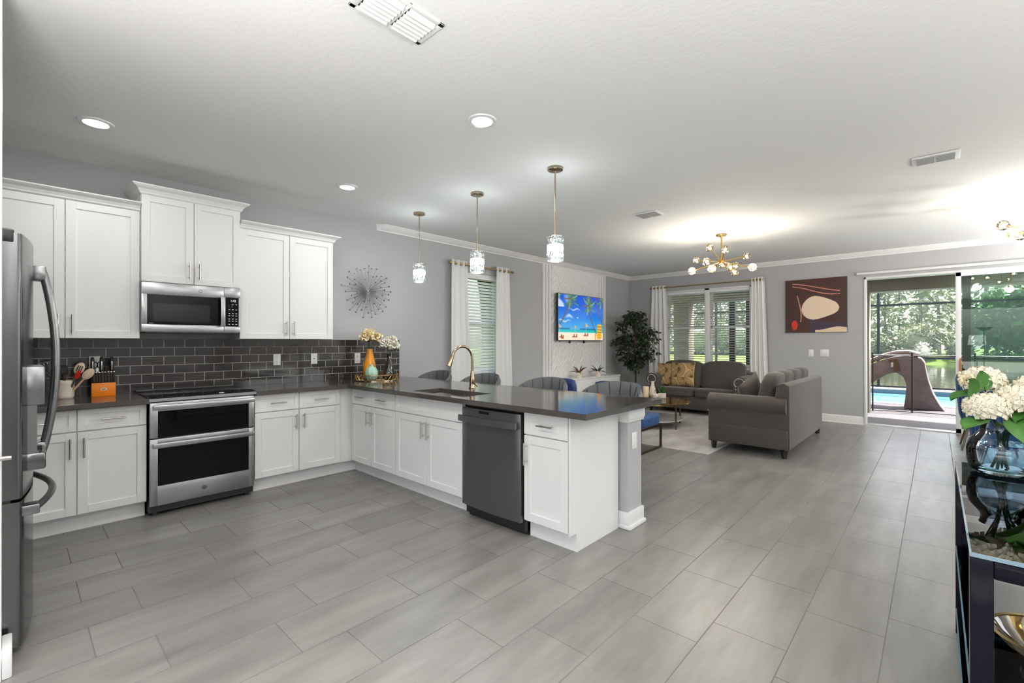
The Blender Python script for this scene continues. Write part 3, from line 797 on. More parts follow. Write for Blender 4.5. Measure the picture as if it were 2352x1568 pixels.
def oven_door(z0, z1, g0, g1, sl, sr, name, low):
    b = MB()
    b.box((.004, 0, z0), (sl, .045, z1), .003).box((W-sr, 0, z0), (W-.004, .045, z1), .003).box((sl-.004, 0, g1), (W-sr+.004, .045, z1), .002)
    if low: b.box((sl-.004, 0, z0), (W-sr+.004, .045, g0), .002)
    o = b.build(name, 'steel', rg)
    MB().box((sl-.002, .004, g0-.002), (W-sr+.002, .03, g1+.002)).build('glass', 'oven_glass', o, smooth=0)
    return o
ou = oven_door(.605, .877, .608, .81, .055, .048, 'oven_door', False)
MB().box((.018, -.048, .826), (W-.012, -.028, .862), .005).box((.03, -.03, .832), (.06, .002, .856)).box((W-.06, -.03, .832), (W-.03, .002, .856)).build('handle', 'steel', ou)
ol = oven_door(.085, .597, .235, .523, .055, .048, 'oven_door', True)
MB().box((.018, -.048, .534), (W-.012, -.028, .570), .005).box((.03, -.03, .540), (.06, .002, .564)).box((W-.06, -.03, .540), (W-.03, .002, .564)).build('handle', 'steel', ol)
MB().lathe([(0, 0), (.017, 0), (.017, .003), (0, .003)], (.36, -.003, .158), 24, axis='y').build('emblem', 'dark_steel', ol)

# microwave
mw = thing('microwave', 'stainless over-range microwave hanging under the raised wall cabinet', 'microwave', (-4.64, .692, 1.428), PI/2)
W = .706
MB().box((0, .035, 0), (W, .395, .40)).build('body', 'steel', mw, smooth=0)
MB().box((.03, .04, -.010), (W-.03, .36, .0)).build('underside', 'black_plastic', mw, smooth=0)
b = MB().box((0, 0, .004), (.577, .035, .060), .003).box((0, 0, .302), (.577, .035, .40), .003).box((0, 0, .058), (.036, .035, .304), .002)
md = b.build('door', 'steel', mw)
MB().box((.034, .003, .058), (.577, .03, .304)).build('glass', 'black_glass', md, smooth=0)
MB().box((.075, .0022, .085), (.470, .004, .232)).build('window', 'mw_window', md, smooth=0)
MB().box((.542, -.042, .052), (.575, -.026, .312), .006).box((.548, -.03, .062), (.570, .004, .085)).box((.548, -.03, .28), (.570, .004, .302)).build('handle', 'steel', md)
MB().lathe([(.013, 0), (.013, .002), (.0105, .002), (.0105, 0)], (.40, -.002, .352), 24, axis='y').build('emblem', 'chrome', md)
b = MB().box((.579, 0, .004), (W, .035, .055), .002).box((.579, 0, .312), (W, .035, .40), .002).box((.579, 0, .05), (.588, .035, .32)).box((W-.012, 0, .05), (W, .035, .32))
cpn = b.build('control_panel', 'steel', mw)
MB().box((.586, .002, .053), (W-.010, .03, .314)).build('key_pad', 'black_glass', cpn, smooth=0)
text_mesh('clock', '1:42', .026, 'lit_digits', cpn, (.650, .0015, .276))
MB().lathe([(.0165, 0), (.0165, .004), (.0125, .004), (.0125, 0)], (.628, -.002, .236), 24, axis='y').build('dial', 'screen_text', cpn)
for r_ in range(7):
    for c_ in range(3):
        if r_ == 0 and c_ == 0: continue
        zz = (.25, .203, .168, .148, .120, .10, .072)[r_]
        MB().box((.612+c_*.028, 0, zz), (.612+c_*.028+.013, .0025, zz+.005)).build('button', 'screen_text', cpn, smooth=0)
text_mesh('lettering', 'PROFILE', .008, 'screen_text', md, (.062, .0025, .066))

# refrigerator
fr = thing('refrigerator', 'stainless french-door refrigerator at the left edge with curved bar handles', 'refrigerator', (-2.90, .024, 0), PI)
W = .91
def bow(x): return -.046*(1-(2*x/W-1)**2)
MB().box((.006, .105, .02), (W-.006, .82, 1.775), .004).build('body', 'dark_steel', fr)
def fdoor(x0, x1, z0, z1, name):
    N = 14; e = .012
    poly = [(x0, .095), (x0, bow(x0)+e if x0 == 0 else bow(x0))]
    for i in range(N+1):
        x = x0+(x1-x0)*i/N
        if i == 0 and x0 == 0: poly.append((x+.004, bow(x)+.003)); x += e
        if i == N and x1 == W: poly.append((x-.012, bow(x)+.001)); poly.append((x, bow(x)+.012)); continue
        poly.append((x, bow(x)))
    poly.append((x1, .095))
    return MB().prism(poly, z0, z1, 'xy').build(name, 'dark_steel', fr, smooth=30)
d1 = fdoor(0, .452, .668, 1.81, 'door'); d2 = fdoor(.458, W, .668, 1.81, 'door'); d3 = fdoor(0, W, .035, .655, 'freezer_drawer')
def bar_v(x, o):
    b = MB(); pts = []
    for i in range(21):
        k = i/20; pts.append((x, bow(x)-.030-.052*math.sin(PI*k)**.8, .785+.925*k))
    b.tube(pts, .0135, 10, flat=1.2)
    for z in (.805, 1.69): b.box((x-.014, bow(x)-.045, z-.035), (x+.014, bow(x)+.004, z+.035), .005)
    b.build('handle', 'fridge_bar', o)
bar_v(.418, d1); bar_v(.492, d2)
b = MB(); pts = []
for i in range(25):
    k = i/24; x = .05+.81*k; pts.append((x, bow(.05)-.030-.075*math.sin(PI*k)**.85, .605))
b.tube(pts, .015, 10)
for x in (.055, .855): b.box((x-.035, bow(x)-.048, .585), (x+.035, bow(x)+.01, .628), .005)
b.build('handle', 'fridge_bar', d3)
b = MB().box((.11, -.078, 1.055), (.335, .0, 1.232), .008)
di = b.build('dispenser', 'fridge_bar', d1)
MB().box((.125, -.081, 1.085), (.32, -.076, 1.215), .002).build('display', 'black_glass', di)
MB().box((.12, -.052, .835), (.325, .0, 1.055)).build('dispenser_back', 'fridge_bar', d1, smooth=0)
MB().box((.11, -.080, .762), (.335, .0, .838), .008).build('drip_tray', 'dark_steel', d1)
MB().box((.10, .06, .655), (W-.1, .09, .668)).box((.0, .03, .655), (.09, .10, .668)).build('hinge', 'black_plastic', fr, smooth=0)
for x in (-.004, W-.126): MB().box((x, .020, 1.768), (x+.13, .26, 1.826), .008).build('hinge_cover', 'black_plastic', fr)
for x in (.08, W-.13): MB().cyl((x, .15, 0), (x, .15, .022), .02, n=12).build('foot', 'black_plastic', fr)
for x in (.08, W-.13): MB().cyl((x, .70, 0), (x, .70, .022), .02, n=12).build('foot', 'black_plastic', fr)

ll = thing('door_lever', 'silver lever handle poking in at the left edge before the refrigerator', 'lever handle', (-2.75, -.07, .885))
MB().cyl((0, 0, 0), (.012, 0, 0), .026, n=20).cyl((.012, 0, 0), (.05, 0, 0), .009, n=12).build('rose', 'nickel', ll)
MB().tube([(.048, -.012, 0), (.05, .03, 0), (.05, .067, -.002)], [.010, .009, .008], 10).build('lever', 'nickel', ll)

# ---- outlets and switches
def outlet(label, loc, rz, kind='duplex', w=.072, h=.118):
    t = thing('wall_outlet' if kind != 'switch' else 'light_switch', label, 'outlet' if kind != 'switch' else 'switch', loc, rz)
    MB().box((-w/2, -.006, -h/2), (w/2, 0, h/2), .003).build('cover_plate', 'plate_white', t)
    if kind == 'duplex':
        for z in (-.024, .024):
            o = MB().box((-.017, -.0075, z-.015), (.017, -.005, z+.015), .002).build('socket', 'plate_white', t)
            MB().box((-.008, -.0082, z-.004), (-.0055, -.0070, z+.007)).box((.0055, -.0082, z-.004), (.008, -.0070, z+.007)).box((-.002, -.0082, z-.011), (.002, -.0070, z-.007)).build('slots', 'slot_dark', o, smooth=0)
    elif kind == 'jack': MB().cyl((0, -.009, 0), (0, -.004, 0), .006, n=12).build('jack', 'slot_dark', t)
    else:
        nn = 1 if w < .08 else 2
        for i in range(nn):
            x = (i-(nn-1)/2)*.046; MB().box((x-.016, -.009, -.033), (x+.016, -.005, .033), .002).build('rocker', 'plate_white', t)
    return t
SX = XW+.0112
outlet('white double outlet on the dark tile nearest the range on its right', (SX, 1.857, 1.163), PI/2)
outlet('white jack plate in the middle of the dark tiled splashback', (SX, 2.245, 1.163), PI/2, 'jack')
outlet('white double outlet on the dark tile just left of the orange vase', (SX, 2.76, 1.155), PI/2)
outlet('white outlet on the dark tile partly hidden behind the knife block', (SX, .452, 1.17), PI/2)
outlet('blank-looking white outlet on the grey end post of the peninsula', (-1.6245, 3.078, .625), PI/2, 'switch')['category'] = 'outlet'
outlet('single white rocker switch under the framed art', (-1.582, YB-.0005, 1.155), 0, 'switch')
outlet('double white rocker switch plate under the art, nearer the sliding door', (-1.388, YB-.0005, 1.158), 0, 'switch', .122)

# ---- crock and utensils
cr = thing('utensil_crock', 'cream stoneware crock holding kitchen utensils beside the refrigerator', 'crock', (-4.905, .268, .914))
MB().lathe([(r_*.80, z_) for r_, z_ in [(0, 0), (.060, 0), (.067, .006), (.071, .02), (.071, .105), (.074, .110), (.0755, .118), (.0755, .135), (.072, .138), (.066, .135), (.064, .02), (0, .012)]], n=36).build('pot', 'ceramic_cream', cr)
def utensil(name, label, lean, L, head, hmat, head_fn, group='utensils in the cream crock'):
    """lean = (dy, dx) of the top relative to the foot; head built around the local top"""
    foot = Vector((cr.location.x+lean[2], cr.location.y+lean[3], .930)); t = thing(name, label, 'utensil', foot, 0, group)
    top = Vector((lean[1], lean[0], L)); d = top.normalized()
    MB().tube([(0, 0, 0), top*.5, top], .0065, 8).build('handle', hmat, t)
    b = MB(); head_fn(b); q = Vector((0, 0, 1)).rotation_difference(d).to_matrix().to_4x4()
    b.xf(Matrix.Translation(top) @ q); b.build(head[0], head[1], t); return t
def paddle(w, h, th=.008, holes=0):
    def f(b):   # flat in local y-z, facing x
        pts = []
        for i in range(20):
            a = 2*PI*i/20; pts.append((math.sin(a)*w/2, h/2-math.cos(a)*h/2-.01))
        if not holes: b.prism(pts, -th/2, th/2, 'yz', .002)
        else:
            b.prism(pts, -th/2, th/2, 'yz', .002)
            for k in (-1, 0, 1):
                b.use('ink'); b.box((th/2, k*.013-.003, h*.25), (th/2+.001, k*.013+.003, h*.75))
    return f
mat('ink', (.02, .017, .015), .7)
def spoon(b): b.sph((0, 0, .045), .05, 14, 8, (.22, .62, 1))
def slotted(b):
    b.use('wood_pale'); b.sph((0, 0, .045), .05, 14, 8, (.2, .62, 1)); b.use('ink')
    for k in (-1, 0, 1): b.box((.008, k*.012-.003, .02), (.012, k*.012+.003, .068))
def turner(b):
    b.box((-.003, -.038, 0), (.003, .038, .095), .003)
    b.use('cage_black')
def whisk(b):
    for k in range(5):
        a = PI*k/5; pts = []
        for i in range(17):
            s = i/16; th = PI*s; rr = .032*math.sin(th)**.8; z = .12*(1-abs(2*s-1)**1.6)
            sg = 1 if s < .5 else -1
            x = .034*math.sin(PI*min(1, (1-abs(2*s-1))*.62)/.62*.62)*sg
            pts.append((x*math.cos(a), x*math.sin(a), z))
        b.tube(pts, .0016, 5)
utensil('whisk', 'wire whisk leaning left in the cream crock', (-.06, .03, .01, -.015), .155, ('wires', 'chrome'), 'wood_dark', whisk)
utensil('turner', 'black slotted turner standing at the back of the cream crock', (-.045, -.035, -.012, -.01), .185, ('blade', 'black_handle'), 'black_handle', turner)
utensil('cooking_fork', 'black tool standing upright in the middle of the cream crock', (-.01, -.03, -.02, .01), .16, ('head', 'black_handle'), 'wood_dark', lambda b: b.box((-.003, -.025, 0), (.003, .025, .07), .003))
utensil('slotted_spoon', 'pale slotted wooden spoon rising tallest in the cream crock', (.055, .0, .0, .015), .165, ('bowl', 'wood_pale'), 'wood_light', slotted)
utensil('spatula', 'red silicone spatula with dark handle in the cream crock', (.050, .035, .02, .01), .135, ('blade', 'red_silicone'), 'slot_dark', paddle(.032, .08))
utensil('wooden_spoon', 'plain wooden spoon leaning right in the cream crock', (.085, .04, .02, .02), .130, ('bowl', 'wood_pale'), 'wood_light', spoon)

# ---- knife block
kb = thing('knife_block', 'bright orange wooden knife block full of black-handled knives', 'knife block', (-4.86, .418, .914), PI/2)
MB().box((0, 0, 0), (.145, .012, .107), .002).build('front_panel', 'block_orange', kb)
MB().prism([(.012, 0), (.012, .105), (.03, .112), (.052, .185), (.105, .20), (.105, 0)], .004, .141, 'yz').build('block', 'block_side', kb, smooth=0)
MB().box((.055, -.0015, .048), (.09, .0, .066)).build('label_plate', 'ceramic_cream', kb, smooth=0)
MB().box((.061, -.0022, .054), (.084, -.0015, .060)).build('print', 'slot_dark', kb, smooth=0)
kn = thing('steak_knife', '', 'knife', (0, 0, 0), PI/2, 'steak knives in the orange block')
MB().box((-.0062, -.011, -.02), (.0062, .011, .072), .003).build('handle', 'black_handle', kn)
MB().lathe([(0, .078), (.0068, .076), (.0074, .070), (.0, .068)], n=10).build('end_cap', 'chrome', kn)
def at_block(lx, ly, lz): return (-4.86-ly, .418+lx, .914+lz)
for i in range(8):
    lab = '%s short steak knife from the left in the front row of the orange block' % ORD[i]
    p = at_block(.0105+i*.0178, .020, .118)
    if i == 0: kn.location = p; kn['label'] = lab
    else: dup(kn, p, None, lab)
ck = thing('chef_knife', 'leftmost tall black-handled knife in the back row of the orange block', 'knife', at_block(.012, .075, .192), PI/2, 'large knives in the orange block')
MB().sbox((0, 0, .055), (.024, .030, .128), 5, 6).build('handle', 'black_handle', ck)
MB().box((-.003, -.0158, .01), (.003, -.0135, .085), .001).build('rivet_strip', 'nickel', ck)
for lx, lab in ((.066, 'middle tall black-handled knife right of the scissors in the orange block'), (.128, 'rightmost tall black-handled knife in the back row of the orange block')):
    dup(ck, at_block(lx, .075, .192), None, lab)
sc = thing('kitchen_scissors', 'black-ringed kitchen scissors stuck in the orange knife block', 'scissors', at_block(.041, .075, .196), PI/2)
for s in (-1, 1):
    MB().tube([(s*.0105+.011*math.cos(2*PI*i/16), 0, .050+.024*math.sin(2*PI*i/16)) for i in range(16)], .0034, 6, closed=True).build('finger_ring', 'black_handle', sc)
MB().box((-.007, -.002, -.02), (.007, .002, .03)).build('blades', 'chrome', sc)
ss = thing('sharpening_steel', 'black looped sharpener handle second from right in the orange block', 'sharpener', at_block(.097, .075, .192), PI/2)
MB().tube([(-.008, 0, -.02), (-.008, 0, .07), (0, 0, .098), (.014, 0, .095), (.017, 0, .06), (.006, 0, .01)], .0055, 8).build('handle', 'black_handle', ss)

# ---- tray with vases
tx, ty = -4.655, 2.79
tr = thing('gallery_tray', 'round gilded lattice tray with mirrored base holding three vases', 'tray', (tx, ty, .914))
R_ = .235
MB().lathe([(0, .004), (R_, .004), (R_+.004, .006), (R_+.004, 0), (0, 0)], n=56).build('base', 'tray_mirror', tr)
b = MB(); nL = 28
b.tube([((R_)*math.cos(2*PI*i/56), (R_)*math.sin(2*PI*i/56), .068) for i in range(56)], .0038, 6, closed=True)
b.tube([((R_)*math.cos(2*PI*i/56), (R_)*math.sin(2*PI*i/56), .009) for i in range(56)], .0038, 6, closed=True)
for i in range(nL):
    for s in (1, -1):
        pts = []
        for k in range(7):
            a = 2*PI*(i+s*(k/6)*1.0)/nL; wv = s*.0
            pts.append((R_*math.cos(a), R_*math.sin(a), .009+.059*(k/6)))
        b.tube(pts, .0022, 5, cap=False)
b.build('lattice_rim', 'brass', tr)
def facet(n, amt, tw=0.): return lambda a, z: 1+amt*math.cos(n*a+tw*z)
vo = thing('vase', 'tall orange glazed vase holding cream peonies on the gilded tray', 'vase', (-4.775, 2.775, .920))
MB().lathe([(0, 0), (.045, 0), (.060, .02), (.072, .07), (.074, .12), (.066, .18), (.052, .235), (.038, .29), (.031, .325), (.032, .345), (.027, .345), (.027, .31), (.05, .1), (0, .02)], n=40, f=facet(7, .03, 14)).build('body', 'orange_glaze', vo, smooth=60)
vm = thing('vase', 'short round mint-green faceted vase in front on the gilded tray', 'vase', (-4.60, 2.695, .920))
MB().lathe([(0, 0), (.042, 0), (.060, .025), (.069, .065), (.066, .105), (.048, .14), (.022, .152), (.017, .158), (.018, .178), (.0145, .178), (.013, .15), (0, .03)], n=40, f=facet(9, .055, 26)).build('body', 'mint_glaze', vm, smooth=60)
vb = thing('vase', 'black glazed vase with white peonies at the right of the tray', 'vase', (-4.585, 2.905, .920))
MB().lathe([(0, 0), (.050, 0), (.064, .02), (.068, .06), (.058, .12), (.040, .18), (.025, .235), (.021, .265), (.024, .285), (.019, .285), (.018, .24), (.04, .1), (0, .02)], n=40, f=facet(6, .04, 12)).build('body', 'black_glaze', vb, smooth=60)
def peony(loc, top, r, mname, label, seed, group, leaves=2):
    t = thing('peony', label, 'flower', loc, 0, group); rnd = random.Random(seed); top = Vector(top)
    st = MB().tube([(0, 0, 0), (top.x*.35, top.y*.35, top.z*.6), top], .0035, 6).build('stem', 'stem_green', t)
    b = MB()
    for ring, (nn, el, ln) in enumerate(((8, -.35, 1.12), (8, .02, 1.08), (7, .38, .98), (6, .72, .90), (5, 1.08, .82), (3, 1.38, .70))):
        for k in range(nn):
            a = 2*PI*(k+.5*(ring % 2))/nn+rnd.uniform(-.22, .22); e = el+rnd.uniform(-.14, .14); L = r*ln*rnd.uniform(.86, 1.12); W_ = r*rnd.uniform(.78, 1.0)
            d = Vector((math.cos(a)*math.cos(e), math.sin(a)*math.cos(e), math.sin(e))); tn = Vector((-math.sin(a), math.cos(a), 0)); nu = d.cross(tn)
            q0, q1 = rnd.uniform(0, 6), rnd.uniform(-.15, .25)
            def pf(u, v, d=d, tn=tn, nu=nu, L=L, W_=W_, q0=q0, q1=q1):
                x = u*2-1; wd = math.sin(PI*(.10+.78*v))**.7
                return top+d*L*(.10+.90*v)+tn*(x*.5*W_*wd)+nu*(-(.30*x*x+.25*v*(1-v)-q1*v*v)*r+.06*r*math.sin(5*x+q0)*v)
            b.grid(5, 5, pf)
    b.build('bloom', mname, t, smooth=70)
    for k in range(leaves):
        a = rnd.uniform(0, 6.2); l = MB()
        l.leaf(top*.82, (math.cos(a), math.sin(a), -.1), (0, 0, 1), .07, .035).build('leaf', 'leaf_dark', t, smooth=0)
    return t
zo = 1.20
peony((-4.775, 2.775, zo), (.03, -.05, .215), .080, 'petal_cream', 'cream peony at the left of the bunch in the orange vase', 1, 'cream peonies in the orange vase')
peony((-4.77, 2.78, zo), (.01, .055, .205), .076, 'petal_cream', 'cream peony at the right of the bunch in the orange vase', 2, 'cream peonies in the orange vase')
peony((-4.78, 2.775, zo), (-.02, .0, .245), .072, 'petal_cream', 'topmost cream peony in the orange vase', 3, 'cream peonies in the orange vase')
peony((-4.585, 2.90, 1.16), (.02, -.055, .175), .066, 'petal_white', 'white peony leaning left in the black vase', 4, 'white peonies in the black vase')
peony((-4.585, 2.905, 1.16), (.0, .03, .20), .072, 'petal_white', 'topmost white peony in the black vase', 5, 'white peonies in the black vase')
peony((-4.58, 2.905, 1.16), (.05, .04, .14), .062, 'petal_white', 'lowest white peony facing forward in the black vase', 6, 'white peonies in the black vase')

# ---- sunburst wall ornament
sb = thing('starburst_ornament', 'silver metal starburst wall ornament beside the white wall cabinet', 'wall ornament', (XW+.055, 2.872, 1.952))
MB().sph((0, 0, 0), .014, 12, 8).cyl((0, 0, 0), (-.055, 0, 0), .006, n=8).build('hub', 'nickel', sb)
rnd = random.Random(4)
for i in range(58):
    a = 2*PI*(i*.381966) ; L = .335*math.sqrt((i+6)/64)*rnd.uniform(.92, 1.06); xo = rnd.uniform(-.03, .05)*(1-L/.36)+.008
    d = Vector((xo, math.cos(a)*L, math.sin(a)*L))
    b = MB().tube([(0, 0, 0), d], .0026, 5)
    nn = d.normalized()
    for k in range(5):
        aa = 2*PI*k/5; s1 = nn.orthogonal().normalized(); s2 = nn.cross(s1)
        e = (s1*math.cos(aa)+s2*math.sin(aa))*.011+nn*.006
        b.tube([d, d+e], [.0026, .0052], 5)
    b.build('rod', 'starburst_metal', sb)

# ================================================================ lights in the ceiling
def can(x, y, label, power=None):
    t = thing('recessed_light', label, 'ceiling light', (x, y, ZC), 0, 'recessed ceiling lights')
    MB().lathe([(.062, -.002), (.068, -.010), (.092, -.008), (.096, 0), (.062, 0)], n=40).build('trim_ring', 'white_gloss', t)
    MB().lathe([(0, -.004), (.064, -.004)], n=40).build('lens', 'can_lens', t)
    lamp('light', 'AREA', (0, 0, -.02), power or W_CAN, t, (1, .985, .955), .12)
can(-4.07, .37, 'round recessed ceiling light nearest the refrigerator', 6.)
can(-2.18, 2.08, 'round recessed ceiling light over the middle of the peninsula kitchen')
can(-4.03, 2.11, 'round recessed ceiling light above the white wall cabinets near the pendants', 6.)
for k, (x, y) in enumerate(((-2.18, .37), (-.3, .37), (1.6, .37), (-2.0, -1.7), (-.3, -1.7), (1.6, -1.7), (2.4, 2.2), (2.4, 4.4))):  # unseen cans, added to fill the room with light
    can(x, y, 'unseen recessed ceiling light added as fill out of the frame')
def fill_uplight(x, y, label, power=None):  # added lamp, never in view; stands in for flash bounced off the ceiling
    t = thing('fill_lamp', label, 'fill lamp', (x, y, 0), 0, 'added fill uplights')
    MB().lathe([(0, 0), (.14, 0), (.14, .015), (.03, .03), (0, .03)], n=32).build('base', 'gunmetal', t)
    MB().cyl((0, 0, .03), (0, 0, 1.66), .012, n=12).build('pole', 'gunmetal', t)
    MB().lathe([(.02, 1.65), (.10, 1.68), (.19, 1.76), (.185, 1.76), (.10, 1.69), (0, 1.665)], n=36).build('lamp_shade', 'gunmetal', t)
    lamp('light', 'AREA', (0, 0, 1.765), power or W_FILL_UP, t, (1, .99, .97), .34, (PI, 0, 0))
def fill_shade_lamp(x, y, label, power=None):  # added lamp, never in view; fills the cabinet fronts from the camera side
    t = thing('fill_lamp', label, 'fill lamp', (x, y, 0), 0)
    MB().lathe([(0, 0), (.15, 0), (.15, .015), (.03, .03), (0, .03)], n=32).build('base', 'gunmetal', t)
    MB().cyl((0, 0, .03), (0, 0, 1.40), .012, n=12).build('pole', 'gunmetal', t)
    MB().lathe([(.20, 1.25), (.17, 1.55)], n=36).build('lamp_shade', 'blind_glow', t)
    lamp('light', 'POINT', (0, 0, 1.42), power or W_FILL_SHADE, t, (1, .99, .97), .12)
fill_shade_lamp(.9, -.7, 'unseen drum-shaded fill lamp added behind the camera')
fill_shade_lamp(-.85, -.25, 'unseen drum-shaded fill lamp added near the refrigerator wall', 130.)
fill_uplight(-1.0, -.55, 'unseen fill uplight added beside the refrigerator wall', 42.)
fill_uplight(1.0, .1, 'unseen fill uplight added to the right of the camera')
fill_uplight(2.7, 2.2, 'unseen fill uplight added beyond the glass console')
fill_uplight(3.1, 8.2, 'unseen fill uplight added in the dining corner', W_FILL_DINING)

def pendant(x, y, label):
    t = thing('pendant_light', label, 'pendant lamp', (x, y, ZC), 0, 'crystal pendant lamps')
    MB().lathe([(0, 0), (.062, 0), (.064, -.006), (.064, -.020), (.052, -.026), (.012, -.030), (0, -.03)][::-1], n=32).build('canopy', 'bronze_nickel', t)
    MB().cyl((0, 0, -.03), (0, 0, -.555), .0062, n=10).build('rod', 'bronze_nickel', t)
    sh = MB().lathe([(.0, -.552), (.02, -.555), (.022, -.575), (.0, -.578)][::-1], n=20).build('socket', 'bronze_nickel', t)
    b = MB()
    for z in (-.572, -.638, -.700, -.768):
        b.lathe([(.066, z), (.071, z), (.071, z-.005), (.066, z-.005), (.066, z)], n=32)
    for k in range(3):
        a = 2*PI*k/3; b.cyl((0, 0, -.572), (.068*math.cos(a), .068*math.sin(a), -.574), .002, n=6)
    so = b.build('shade_frame', 'chrome', t)
    for (z0, z1) in ((-.577, -.638), (-.705, -.768)):
        b = MB(); n = 16
        for k in range(n):
            a = 2*PI*k/n; c, s = math.cos(a), math.sin(a); w_ = .0118
            def q(r, tt, z): return (r*c-tt*s, r*s+tt*c, z)
            zm = (z0+z1)/2; v0 = len(b.v)
            b.add([q(.064, -w_, z0), q(.064, w_, z0), q(.064, w_, z1), q(.064, -w_, z1), q(.074, 0, zm+.012*(k % 2*2-1)), q(.058, 0, zm)],
                  [(0, 1, 4), (1, 2, 4), (2, 3, 4), (3, 0, 4), (1, 0, 5), (2, 1, 5), (3, 2, 5), (0, 3, 5)])
        b.build('crystals', 'crystal', so, smooth=0)
    MB().lathe([(.066, -.643), (.069, -.671), (.066, -.700)], n=32).build('frosted_band', 'bulb_white', so)
    MB().sph((0, 0, -.665), .026, 14, 10, (1, 1, 1.5)).build('bulb', 'bulb_white', t)
    lamp('light', 'POINT', (0, 0, -.79), W_PEND*.6, t, (.93, 1, 1), .05)
    lamp('light', 'POINT', (0, 0, -.53), W_PEND*.4, t, (.93, 1, 1), .05)
pendant(-4.257, 3.087, 'crystal pendant lamp farthest left, nearest the starburst ornament')
pendant(-3.276, 3.058, 'middle crystal pendant lamp hanging over the kitchen tap')
pendant(-2.328, 3.058, 'largest-looking crystal pendant lamp, rightmost over the peninsula')

def chandelier(loc, label, glob, sgn=1):
    t = thing('chandelier', label, 'chandelier', loc, 0)
    MB().lathe([(0, 0), (.068, 0), (.070, -.012), (.064, -.022), (.02, -.026), (.012, -.05), (0, -.05)][::-1], n=32).build('canopy', 'brass', t)
    MB().cyl((0, 0, -.03), (0, 0, -.34), .010, n=12).build('rod', 'brass', t)
    MB().lathe([(0, -.405), (.03, -.405), (.034, -.395), (.034, -.345), (.03, -.335), (0, -.335)], n=20).build('hub', 'brass', t)
    for (x, y, v) in glob:
        p = Vector((x*sgn, y*sgn, v)); h = Vector((0, 0, -.368)); d = p.normalized(); c = h+p
        a = MB().cyl(h+d*.02, c-d*.045, .0065, n=8).cyl(c-d*.055, c-d*.035, .012, .016, n=12).build('arm', 'brass', t)
        g = MB(); g.sph(c, .052, 9, 6); g.build('globe', 'globe_glass', a, smooth=0)
        MB().sph(c, .019, 10, 8).build('bulb', 'bulb', a)
    for k in (0, 6, 10):
        q = Vector((glob[k][0]*sgn, glob[k][1]*sgn, glob[k][2]-.40))
        lamp('light', 'POINT', q, W_CHAND/3, t, (1, .95, .88), .06)
    return t
GL = [(-.29, -.274, -.127), (-.388, .132, .084), (-.05, -.413, -.045), (-.015, -.402, .129), (.167, -.377, .086), (.215, .347, .095), (.397, -.055, -.125), (.055, .418, -.005), (.215, -.332, -.136), (.248, -.274, -.196), (.011, -.397, -.14), (-.124, .403, .024)]
chandelier((-2.118, 6.457, ZC), 'brass sputnik chandelier with glass globes over the living room rug', GL)
GL2 = [(-.30, -.30, -.03), (-.36, -.17, .09), (.1, -.38, .05), (.0, -.25, .22), (.24, -.19, .16), (.107, .379, .07), (.368, .214, -.079), (-.059, .346, -.054), (.30, -.15, -.08), (.25, .2, -.144), (.11, -.315, -.1), (-.2, .28, .04)]
chandelier((.86, 6.92, ZC), 'brass globe chandelier cut off at the right edge over the dining table', GL2)

# air vents
def vent(label, x0, x1, y0, y1, kind):
    cx, cy_ = (x0+x1)/2, (y0+y1)/2; wx, wy = x1-x0, y1-y0
    t = thing('air_vent', label, 'air vent', (cx, cy_, ZC), 0, 'ceiling air vents')
    if kind == 'louvre':     # blades along y in two banks
        b = MB(); e = .022
        b.box((-wx/2, -wy/2, -.008), (-wx/2+e, wy/2, 0), .002).box((wx/2-e, -wy/2, -.008), (wx/2, wy/2, 0), .002)
        b.box((-wx/2, -wy/2, -.008), (wx/2, -wy/2+e*1.3, 0), .002).box((-wx/2, wy/2-e*1.3, -.008), (wx/2, wy/2, 0), .002).box((-wx/2, -.008, -.010), (wx/2, .008, 0), .002)
        b.build('frame', 'vent_white', t)
        MB().box((-wx/2+.01, -wy/2+.01, -.002), (wx/2-.01, wy/2-.01, -.0005)).build('duct', 'slot_dark', t, smooth=0)
        for (a0, a1) in ((-wy/2+e*1.3, -.008), (.008, wy/2-e*1.3)):
            n = 6
            for i in range(n):
                x = -wx/2+e+(wx-2*e)*(i+.5)/n; hw = (wx-2*e)/n*.52
                b = MB(); vs = []
                for k in range(5):
                    u = k/4; px, pz = x-hw+2*hw*u, -.003-.017*math.cos(u*PI/2)
                    vs += [(px, a0+.004, pz), (px, a1-.004, pz)]
                b.add(vs, [(2*k, 2*k+2, 2*k+3, 2*k+1) for k in range(4)])
                b.build('louvre', 'vent_white', t)
    else:
        MB().box((-wx/2, -wy/2, -.010), (wx/2, wy/2, 0), .004).build('frame', 'vent_white', t)
        for s in (-1, 1):
            b = MB(); a0, a1 = (-wx*.40, -wx*.02) if s < 0 else (wx*.02, wx*.40)
            n = 9
            for i in range(n):
                y = -wy*.40+wy*.80*(i+.5)/n
                b.box((a0, y-wy*.026, -.014), (a1, y+wy*.026, -.009))
            b.build('louvre', 'vent_grille', t, smooth=0)
    return t
vent('large white louvred ceiling vent at the top edge of the picture', -1.845, -1.645, .97, 1.335, 'louvre')
vent('white ceiling vent with two grey grilles near the right edge', -.14, .14, 4.82, 5.03, 'grille')
vent('small pale ceiling vent between the pendants and the brass chandelier', -2.53, -2.25, 4.77, 5.0, 'grille')

